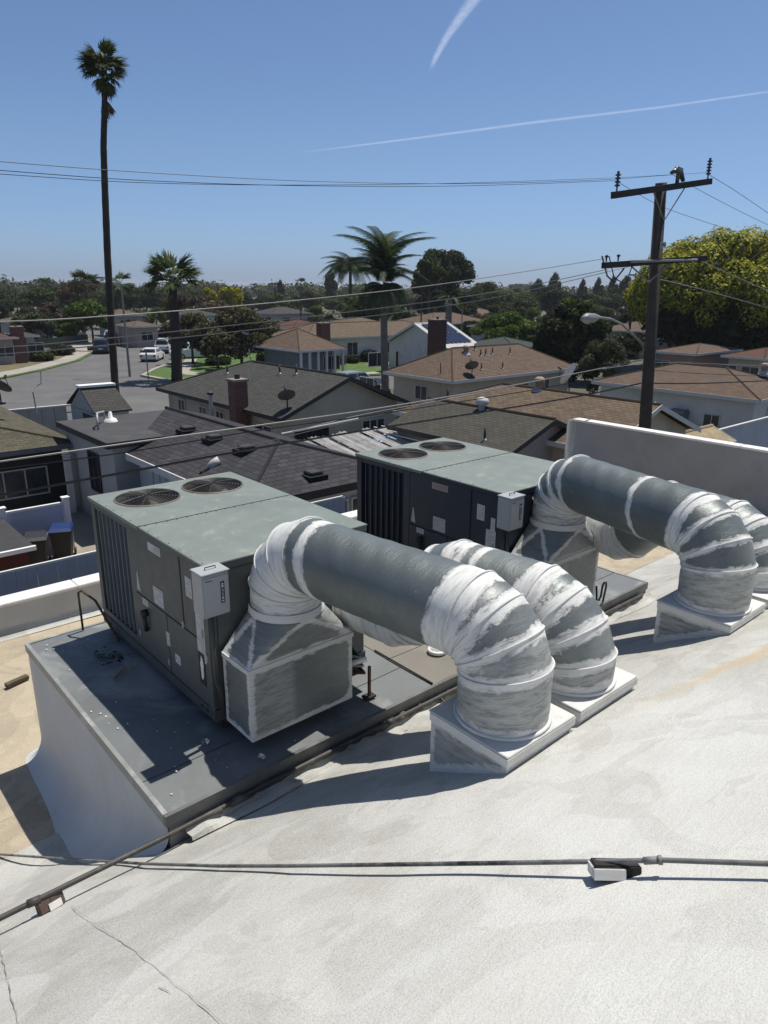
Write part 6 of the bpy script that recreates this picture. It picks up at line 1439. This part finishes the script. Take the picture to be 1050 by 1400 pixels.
# --- background trees: shared crowns
def crown_proto(leaf, seed, n=5000, size=.28, k=.34, kn=18):
    r = np.random.default_rng(seed); return leaf_mesh('crown', clumps(3.6, 3.6, 3.0, kn, k, r, 4.2), n, size, LF[leaf], r, shell=.45)
protos = [('dark', crown_proto('dark', 101)), ('mid', crown_proto('mid', 102)), ('dark', crown_proto('dark', 103)), ('hedge', crown_proto('hedge', 104)), ('grey', crown_proto('grey', 105)), ('mid', crown_proto('mid', 106)), ('brown', crown_proto('brown', 107)), ('fresh', crown_proto('fresh', 108))]
tk = MB().tube([(0, 0, 0), (0, 0, 4.5)], [.28, .14], 6).build('tmp', BARK); tkm = tk.data; tkm.name = 'trunk'; bpy.data.objects.remove(tk)
KL = {'dark': 'dark evergreen tree in the background belt of trees', 'mid': 'mid green tree in the background belt of trees', 'hedge': 'olive dark tree in the background belt of trees', 'grey': 'grey green tree in the background belt of trees', 'brown': 'brown leafless tree in the background belt of trees', 'fresh': 'light green tree in the background belt of trees'}
rng = np.random.default_rng(9)
def bgtree(px, D, top_py=None, h=None, pi_=None, wf=1.):
    d = ray(px, 420); k = D/sqrt(d.x**2+d.y**2); p = Vector((d.x*k, d.y*k, 0)); H_ = ztop(p, top_py) if top_py else h
    i = int(rng.integers(0, 8)) if pi_ is None else pi_
    where = 'left of the tall palm' if px < 140 else 'between the tall palm and the stout fan palm' if px < 235 else 'between the fan palm and the queen palms' if px < 470 else 'around the dark ficus' if px < 665 else 'between the ficus and the utility pole' if px < 880 else 'behind the camphor tree'
    where += ', on the skyline' if D >= 190 else ', standing closer in'
    leaf, me = protos[i]; s = H_/7.2; t = thing('background_tree', KL[leaf].replace('in the background belt of trees', where), 'tree', p, 0, 'trees in the background belt, '+leaf+' kind')
    M_ = Matrix.Rotation(rng.uniform(0, 6.28), 4, 'Z') @ Matrix.Diagonal((s*wf, s*wf, s, 1)); link_mesh('crown', me, t, M=M_); link_mesh('trunk', tkm, t, M=Matrix.Diagonal((s, s, s, 1)))
for px in range(-40, 1100, 17):     # the tree line seen against the sky
    x = px+rng.uniform(-8, 8); bgtree(x, rng.uniform(200, 270), (395 if x < 330 else 403 if x < 640 else 398)+rng.uniform(-5, 5)-.004*(x-500)*0, wf=rng.uniform(1.0, 1.5), pi_=int(rng.choice([0, 1, 2, 3, 5, 2])))
for px in list(range(-30, 340, 34))+list(range(440, 600, 50))+list(range(640, 880, 36)): x = px+rng.uniform(-14, 14); bgtree(x, rng.uniform(140, 180), rng.uniform(408, 424), wf=rng.uniform(.9, 1.3))
for (x, D, tp_) in ((20, 118, 428), (60, 122, 425), (100, 126, 432), (160, 140, 428), (178, 128, 436), (228, 112, 440), (352, 128, 436), (372, 140, 425), (430, 120, 436), (448, 140, 428), (560, 118, 428), (640, 112, 436), (655, 120, 428), (730, 105, 446), (760, 130, 424), (792, 128, 420), (815, 110, 440), (850, 120, 430), (862, 95, 452), (700, 120, 432)):
    bgtree(x, D, tp_, wf=rng.uniform(.8, 1.2))
CL = ['tallest narrow conifer above the skyline right of the office block', 'narrow conifer on the skyline, second right of the office block', 'narrow conifer on the skyline left of the jumper wires', 'narrow conifer on the skyline under the jumper wires', 'narrow conifer just left of the far queen palm', 'little conifer right of the distant crossarm pole', 'broad conifer by the pale skyline block', 'broad dark conifer behind the stout fan palm', 'broad dark conifer beside the green office block']
for (x, tp_, w) in ((757, 376, .45), (795, 384, .35), (816, 382, .35), (836, 380, .35), (453, 374, .45), (384, 385, .35), (855, 380, .6), (240, 384, .8), (735, 384, .6)):
    D = 300; d = ray(x, 420); k = D/sqrt(d.x**2+d.y**2); p = Vector((d.x*k, d.y*k, 0)); H_ = ztop(p, tp_); s = H_/7.2
    t = thing('background_conifer', CL.pop(0), 'tree', p, 0, 'conifers standing above the skyline'); link_mesh('crown', protos[0][1], t, M=Matrix.Diagonal((s*w, s*w, s, 1))); link_mesh('trunk', tkm, t, M=Matrix.Diagonal((s, s, s, 1)))
# far wood on the horizon as one mass
rr = np.random.default_rng(3); bl = []
for k in range(900):
    az = rr.uniform(-1.0, 1.0); D = rr.uniform(330, 900); dd = (f_h*cos(az)+r_h*sin(az)); h = rr.uniform(6, 12)*(1 if D < 600 else 1.1); bl.append((dd.x*D, dd.y*D, h*.45, rr.uniform(5, 11), rr.uniform(5, 11), h*.55))
me = leaf_mesh('far_wood', bl, 110000, 1.1, LF['hedge'], rr, shell=.5); o = bpy.data.objects.new('far_wood', me); COL.objects.link(o); o['kind'] = 'stuff'
rr = np.random.default_rng(4); bl = []
for k in range(130):
    az = rr.uniform(-.75, .75); D = rr.uniform(95, 260); dd = (f_h*cos(az)+r_h*sin(az))
    if 100 < D < 150 and az < -.2: continue
    bl.append((dd.x*D, dd.y*D, 1.2, rr.uniform(2, 5), rr.uniform(2, 5), rr.uniform(1.2, 2.4)))
me = leaf_mesh('garden_shrubbery', bl, 30000, .3, LF['hedge'], rr, shell=.5); o = bpy.data.objects.new('garden_shrubbery', me); COL.objects.link(o); o['kind'] = 'stuff'

# ================================================================= UTILITY POLE, WIRES, LAMPS
M_POLE = plain('creosoted_pole', (.055, .045, .038), .9, .25, 3, bump=.5, bscale=12); M_ARM = plain('dark_crossarm', (.022, .02, .018), .9); M_WIRE = plain('black_wire', (.02, .02, .02), .5, bump=0); M_WIREL = plain('weathered_bare_wire', (.20, .20, .20), .45, bump=0); M_INS = plain('grey_insulator', (.04, .05, .05), .3); M_STEEL = plain('galvanised_steel', (.17, .18, .18), .45, .1, 6)
YP = 10.35
def pY(px, py, y=YP): return onY(px, py, y)
ptop = pY(904, 250); pb = pY(881, 592)
dirp = (ptop-pb).normalized(); base = pb+dirp*(-pb.z/dirp.z)
up_ = thing('utility_pole', 'tall dark wooden utility pole with two crossarms just outside the side wall', 'utility pole', (base.x, base.y, 0))
MB().tube([base, base.lerp(ptop, .5), ptop], [.19, .165, .145], 16).build('pole', M_POLE, up_, smooth=True)
a, b = pY(838, 267, YP-.25), pY(971, 248, YP-.25)
def beam(p, q, w, h): 
    d = (q-p).normalized(); s = d.cross(Vector((0, 0, 1))).normalized()*w/2; u = s.cross(d).normalized()*h/2; mb = MB(); A_ = [p-s-u, p+s-u, p+s+u, p-s+u]; B_ = [x+(q-p) for x in A_]
    mb.quad(*reversed(A_)); mb.quad(*B_)
    for i in range(4): j = (i+1) % 4; mb.quad(A_[i], A_[j], B_[j], B_[i])
    return mb
top_arm = beam(a, b, .12, .15).build('crossarm', M_ARM, up_, fix=True)
ins_tops = []
def insul(x, par, z=.0, n=4, r=.07, h=.42):
    p = x+Vector((0, 0, .08)); prof = [(.02, 0), (.02, .08)]
    for k in range(n): zz = .1+k*(h-.12)/n; prof += [(.03, zz), (r, zz+.01), (r*.9, zz+.035), (.03, zz+.04)]
    prof += [(.035, h), (.0001, h+.02)]; MB().lathe(p, prof, 10).build('insulator', M_INS, par); return p+Vector((0, 0, h))
i1 = insul(a.lerp(b, .03), up_); i3 = insul(a.lerp(b, .965), up_, n=5, h=.5)
p = a.lerp(b, .62); mb = MB(); mb.tube([p+Vector((-.35, 0, .28)), p+Vector((-.12, 0, .36)), p+Vector((.1, 0, .34)), p+Vector((.3, 0, .16))], [.04, .07, .08, .05], 8); mb.tube([p+Vector((0, 0, .06)), p+Vector((0, 0, .4))], .05, 8); mb.tube([p+Vector((-.2, 0, .32)), p+Vector((-.1, 0, .42)), p+Vector((.15, 0, .40))], .05, 8); mb.build('cutout_switch', M_INS, up_, smooth=True)
for s, q in ((-1, .37), (1, .73)): MB().tube([a.lerp(b, q), base.lerp(ptop, .915)+Vector((0, -.15, 0))], .016, 6).build('arm_brace', M_STEEL, up_)
c_, d_ = pY(825, 363, YP-.25), pY(965, 353, YP-.25)
beam(c_, d_, .11, .14).build('crossarm', M_ARM, up_, fix=True); MB().tube([c_.lerp(d_, .2)+Vector((0, -.1, .05)), c_.lerp(d_, .86)+Vector((0, -.1, -.02))], .035, 8).build('light_conduit', M_STEEL, up_, smooth=True)
for px1 in (860, 915): MB().tube([pY(px1, 361, YP-.25), pY(887, 386, YP-.2)], .02, 6).build('arm_brace', M_STEEL, up_)
for k, q in enumerate((.02, .12)): insul(c_.lerp(d_, q), up_, n=1, r=.05, h=.14)
MB().tube([c_.lerp(d_, .02)+Vector((-.2, 0, .2)), c_.lerp(d_, .05)+Vector((-.05, 0, -.25)), c_.lerp(d_, .1)+Vector((0, 0, -.4)), c_.lerp(d_, .16)+Vector((.1, 0, -.1))], .02, 6).build('jumper', M_WIRE, up_, smooth=True)
MB().tube([c_.lerp(d_, .04)+Vector((0, 0, .2)), c_.lerp(d_, .1)+Vector((.0, 0, -.3)), c_.lerp(d_, .22)+Vector((-.05, 0, -.5)), c_.lerp(d_, .25)+Vector((0, 0, -.05))], .015, 6).build('jumper', M_WIRE, up_, smooth=True)
lab_p = base.lerp(ptop, .86); MB().box(lab_p.x-.16, lab_p.x+.12, lab_p.y-.19, lab_p.y-.175, lab_p.z-.07, lab_p.z+.07, None).build('number_plate', plain('pole_plate', (.40, .38, .33), .6), up_)
for k in range(5): MB().box(lab_p.x-.13+.045*k, lab_p.x-.105+.045*k, lab_p.y-.1925, lab_p.y-.1905, lab_p.z-.03, lab_p.z+.03).build('plate_digit', M_WIRE, up_)
def wire(label, pix, r=.011, mat=None, y=YP, group='wires hung along the alley'):
    P = [onY(x, v, yy) for (x, v, yy) in [(q+(y,))[:3] for q in pix]]
    Q = []
    for i in range(len(P)-1):
        p0 = P[max(i-1, 0)]; p1 = P[i]; p2 = P[i+1]; p3 = P[min(i+2, len(P)-1)]
        for k in range(8): t = k/8; Q.append(.5*((2*p1)+(p2-p0)*t+(2*p0-5*p1+4*p2-p3)*t*t+(3*p1-p0-3*p2+p3)*t**3))
    Q.append(P[-1]); return tag(MB().tube(Q, r, 5).build('overhead_wire', mat or M_WIRE, None, smooth=True), label, 'wire', group)
wire('topmost wire, reaching the right end of the upper crossarm', [(-60, 216), (0, 221), (200, 236), (430, 248), (640, 251), (820, 246), (905, 240), (966, 236)], .0045)
wire('second wire from the top, reaching the left end of the upper crossarm', [(-60, 229), (0, 233), (200, 247), (420, 254), (640, 254), (843, 247)], .0045)
wire('third wire from the top, just under the second, to the pole head', [(-60, 234), (0, 238), (200, 250), (420, 253), (640, 250), (840, 243), (915, 239)], .004)
wire('light grey wire, upper of three, to the lower crossarm', [(-60, 443), (0, 440), (120, 434), (350, 416), (560, 394), (700, 374), (830, 353)], .008, M_WIREL)
wire('light grey wire, middle of three, to the lower crossarm', [(-60, 478), (0, 475), (120, 465), (350, 441), (560, 416), (700, 395), (832, 368)], .008, M_WIREL)
wire('light grey wire, lowest of three, to the lower crossarm', [(-60, 487), (0, 484), (120, 474), (350, 450), (560, 425), (700, 402), (862, 364)], .008, M_WIREL)
wire('grey cable crossing in front of the gabled house to the pole', [(-60, 640), (0, 631), (175, 606), (350, 582), (525, 557), (700, 527), (800, 508), (878, 492)], .014, M_WIREL)
wire('thin black cable below the grey one', [(-60, 650), (0, 641), (175, 618), (350, 589), (525, 565), (700, 538), (800, 520), (876, 503)], .010)
wire('thick black cable crossing low over the charcoal roof', [(-60, 690), (0, 677), (175, 645), (350, 613), (520, 585), (700, 557), (800, 540), (876, 524)], .019)
wire('thin black line between the thick cable and the charcoal roof vents', [(212, 632), (270, 622), (350, 607), (430, 588), (500, 572), (600, 548)], .007, y=12)
wire('right hand wire from the upper crossarm end', [(968, 238), (1010, 264), (1060, 298), (1120, 338)], .007)
wire('right hand wire from the pole head falling right', [(915, 236), (960, 262), (1010, 288), (1060, 312), (1120, 338)], .006)
wire('right hand wire from the left insulator behind the pole', [(845, 249), (900, 280), (960, 302), (1060, 334), (1120, 350)], .006)
wire('light grey wire right of the pole from the lower crossarm end', [(948, 352), (1000, 376), (1060, 402), (1120, 430)], .012, M_WIREL)
wire('light grey wire right of the pole, lower one', [(902, 382), (960, 396), (1060, 424), (1120, 442)], .012, M_WIREL)
wire('grey cable right of the pole at head height of the big tree trunk', [(884, 495), (960, 497), (1060, 501), (1120, 503)], .008, M_WIREL)
wire('thick black cable right of the pole', [(882, 524), (960, 524), (1060, 520), (1120, 517)], .019)
wire('thin cable right of the pole under the grey one', [(883, 505), (960, 511), (1060, 515), (1120, 517)], .009)
wire('grey service line from the pole down left over the long tan roof', [(877, 497), (800, 508), (720, 524), (600, 548), (500, 566), (400, 590)], .010, M_WIREL, 12.5)
# cobra head lamp on the pole
sl_ = thing('street_lamp', 'curved arm street lamp fixed to the utility pole', 'street lamp', pY(880, 470)); 
MB().tube([pY(879, 472, YP-.1), pY(866, 458, YP-.4), pY(850, 443, YP-.7), pY(835, 436, YP-.9), pY(815, 433.5, YP-1.1)], .028, 8).build('arm', M_STEEL, sl_, smooth=True)
p = pY(818, 434, YP-1.1); q = pY(796, 436, YP-1.25); mb = MB(); mb.tube([p, p.lerp(q, .3), p.lerp(q, .7), q], [.05, .10, .12, .05], 10); mb.build('lamp_head', M_STEEL, sl_, smooth=True)
MB().lathe(p.lerp(q, .6)+Vector((0, 0, -.14)), [(.09, .1), (.08, .03), (.0001, 0)], 12).build('lens', GL, sl_)
MB().cyl(p.lerp(q, .1)[:2], .03, p.z, p.z+.12, 8).build('photocell', M_WIRE, sl_)
# street lamps and poles farther off
def lamp_post(label, px, pyb, pyt, D, arm=-1, r=.10, L=1.8, name='street_lamp'):
    p = at_dist(px, pyb, D); p.z = 0; z = ztop(p, pyt); t = thing(name, label, 'street lamp', p, 0)
    mb = MB().tube([(0, 0, 0), (0, 0, z)], [r, r*.6], 8); o = mb.build('post', plain('concrete_post', (.20, .20, .19), .8), None); o.parent = t
    o = MB().tube([(0, 0, z-.3), (arm*L*.4*r_h.x, arm*L*.4*r_h.y, z+.35), (arm*L*r_h.x, arm*L*r_h.y, z+.5)], .04, 6).build('arm', M_STEEL, None); o.parent = t
    o = MB().box(arm*L*r_h.x-.3, arm*L*r_h.x+.3, arm*L*r_h.y-.12, arm*L*r_h.y+.12, z+.42, z+.56).build('lamp_head', M_STEEL, None); o.parent = t; return t
lamp_post('slim street lamp post on the street beside the tall palm', 177, 508, 388, 70, -1, .13)
lamp_post('street lamp left of the dark brick chimney', 630, 478, 422, 84, -1, .09)
lamp_post('street lamp against the dark ficus', 614, 470, 400, 96, 1, .09)
def upole(label, px, pyb, pyt, D, r=.15, arms=1, w=2.4):
    p = at_dist(px, pyb, D); p.z = 0; z = ztop(p, pyt); t = thing('background_pole', label, 'utility pole', p, 0)
    o = MB().tube([(0, 0, 0), (0, 0, z)], [r, r*.7], 8).build('pole', M_POLE, None); o.parent = t
    for k in range(arms): o = beam(Vector((-w/2*r_h.x, -w/2*r_h.y, z-.25-.9*k)), Vector((w/2*r_h.x, w/2*r_h.y, z-.25-.9*k)), .14, .16).build('crossarm', M_ARM, None, fix=True); o.parent = t
    if arms: o = MB().tube([(.25, 0, z-1.6), (.25, 0, z-.9)], .22, 8).build('transformer', M_STEEL, None); o.parent = t
    return t
upole('distant utility pole with one crossarm left of centre', 378, 450, 386, 150); upole('bare dark pole right of the distant crossarm pole', 412, 455, 400, 105, .13, 0)
upole('distant pole with crossarm left of the big tree', 861, 450, 373, 95, .13, 2, 1.4); upole('dark pole among trees before the dark ficus', 575, 470, 395, 110, .12, 0)
upole('thin pole above the dark trees on the left', 28, 452, 397, 130, .12, 0)
# street name sign
p = G(203, 519, .1); ss = thing('street_sign', 'thin street name sign post on the corner walk', 'sign', p); z = ztop(p, 478)-p.z
o = MB().tube([(0, 0, 0), (0, 0, z)], .05, 6).build('post', M_STEEL, None); o.parent = ss
for k, an in enumerate((.6, 2.2)): o = MB().box(-.5, .5, -.015, .015, z-.25-.28*k, z-.05-.28*k, M=Matrix.Rotation(an-.9, 4, 'Z')).build('name_blade', plain('sign_blade', (.10, .13, .12), .5), None); o.parent = ss
# low fence at the side street
lf = thing('low_fence', 'low grey green slat fence between the far left gardens', 'fence', G(40, 480, 0)); 
for i in range(30): p = G(44+2.6*i, 478-.32*i, 0)-lf.location; o = MB().box(p.x-.16, p.x+.16, p.y-.02, p.y+.02, 0, 1.2).build('slat', plain('grey_green_board', (.10, .12, .09), .9), None); o.parent = lf

# ================================================================= THIN COASTAL HAZE
hz = MB().box(-2900, 2900, -2900, 3900, -1.1, 30).build('haze', None or plain('tmp', (1, 1, 1)), None)
hm = bpy.data.materials.new('haze_air'); hm.use_nodes = True; hm.node_tree.nodes.clear(); _o = hm.node_tree.nodes.new('ShaderNodeOutputMaterial'); _v = hm.node_tree.nodes.new('ShaderNodeVolumePrincipled')
_v.inputs['Color'].default_value = (.86, .92, 1, 1); _v.inputs['Density'].default_value = .00017; _v.inputs['Anisotropy'].default_value = .2
hm.node_tree.links.new(_v.outputs[0], _o.inputs['Volume']); hz.data.materials.clear(); hz.data.materials.append(hm); hz['kind'] = 'stuff'
# ================================================================= VAPOUR TRAILS
def trail(label, pts, wid, seed, dens):
    m, nt, b = nodes_of('vapour_trail'); n = N(nt); uv = n.coord('UV'); v = n.mapv(uv, (1, 1, 1)); sp = n.new('ShaderNodeSeparateXYZ'); n.link(uv, sp.inputs[0])
    e = n.math('MULTIPLY', sp.outputs[1], n.math('SUBTRACT', 1., sp.outputs[1])); ee = n.math('MULTIPLY', e, 4., clamp=True)
    ns = n.noise(n.mapv(uv, (14, 2.0, 1), loc=(seed, 0, 0)), 2.2, 6, .6, .5)
    al = n.math('MULTIPLY', n.math('POWER', ee, 1.6), n.ramp(ns, [(.25, (.35,)*3), (.75, (1, 1, 1))])); lx = n.math('MULTIPLY', sp.outputs[0], n.math('SUBTRACT', 1.12, sp.outputs[0])); al = n.math('MULTIPLY', al, n.math('MULTIPLY', lx, 6., clamp=True)); al = n.math('MULTIPLY', al, dens, clamp=True)
    df = n.new('ShaderNodeBsdfTranslucent'); df.inputs[0].default_value = (.9, .92, .95, 1); tr = n.new('ShaderNodeBsdfTransparent'); mx = n.new('ShaderNodeMixShader'); n.link(al, mx.inputs[0]); n.link(tr.outputs[0], mx.inputs[1]); n.link(df.outputs[0], mx.inputs[2]); n.link(mx.outputs[0], nt.nodes['Material Output'].inputs[0])
    mb = MB(); P = [O+ray(x, y)*((3000)/ray(x, y).z) if False else at_z(x, y) for x, y in pts]; Q = []
    for i in range(len(P)-1):
        for k in range(10): Q.append((P[i].lerp(P[i+1], k/10), wid[i]+(wid[i+1]-wid[i])*k/10))
    Q.append((P[-1], wid[-1])); uvs = []; N_ = len(Q)-1
    for i in range(N_):
        def ed(j): q, w = Q[j]; d = (Q[min(j+1, N_)][0]-Q[max(j-1, 0)][0]).normalized(); s = Vector((-d.y, d.x, 0)).normalized()*w/2; return q-s, q+s
        a0, a1 = ed(i); b0_, b1_2 = ed(i+1); mb.quad(a0, b0_, b1_2, a1); uvs += [(i/N_, 0), ((i+1)/N_, 0), ((i+1)/N_, 1), (i/N_, 1)]
    mb.uv = uvs; o = mb.build('vapour_trail', m, None); o.visible_shadow = True; tag(o, label, 'contrail'); return o
ALT = 1000.
def at_z(x, y): d = ray(x, y); return O+d*((ALT-CAM_H)/d.z)
trail('long thin straight vapour trail rising to the right', [(400, 210), (560, 190), (740, 166), (900, 147), (1060, 124)], [60, 90, 105, 80, 60], 1., .17)
trail('short wispy vapour trail at the top of the sky', [(588, 96), (597, 76), (610, 52), (628, 26), (655, -10), (680, -40)], [24, 38, 46, 60, 72, 72], 5., .24)
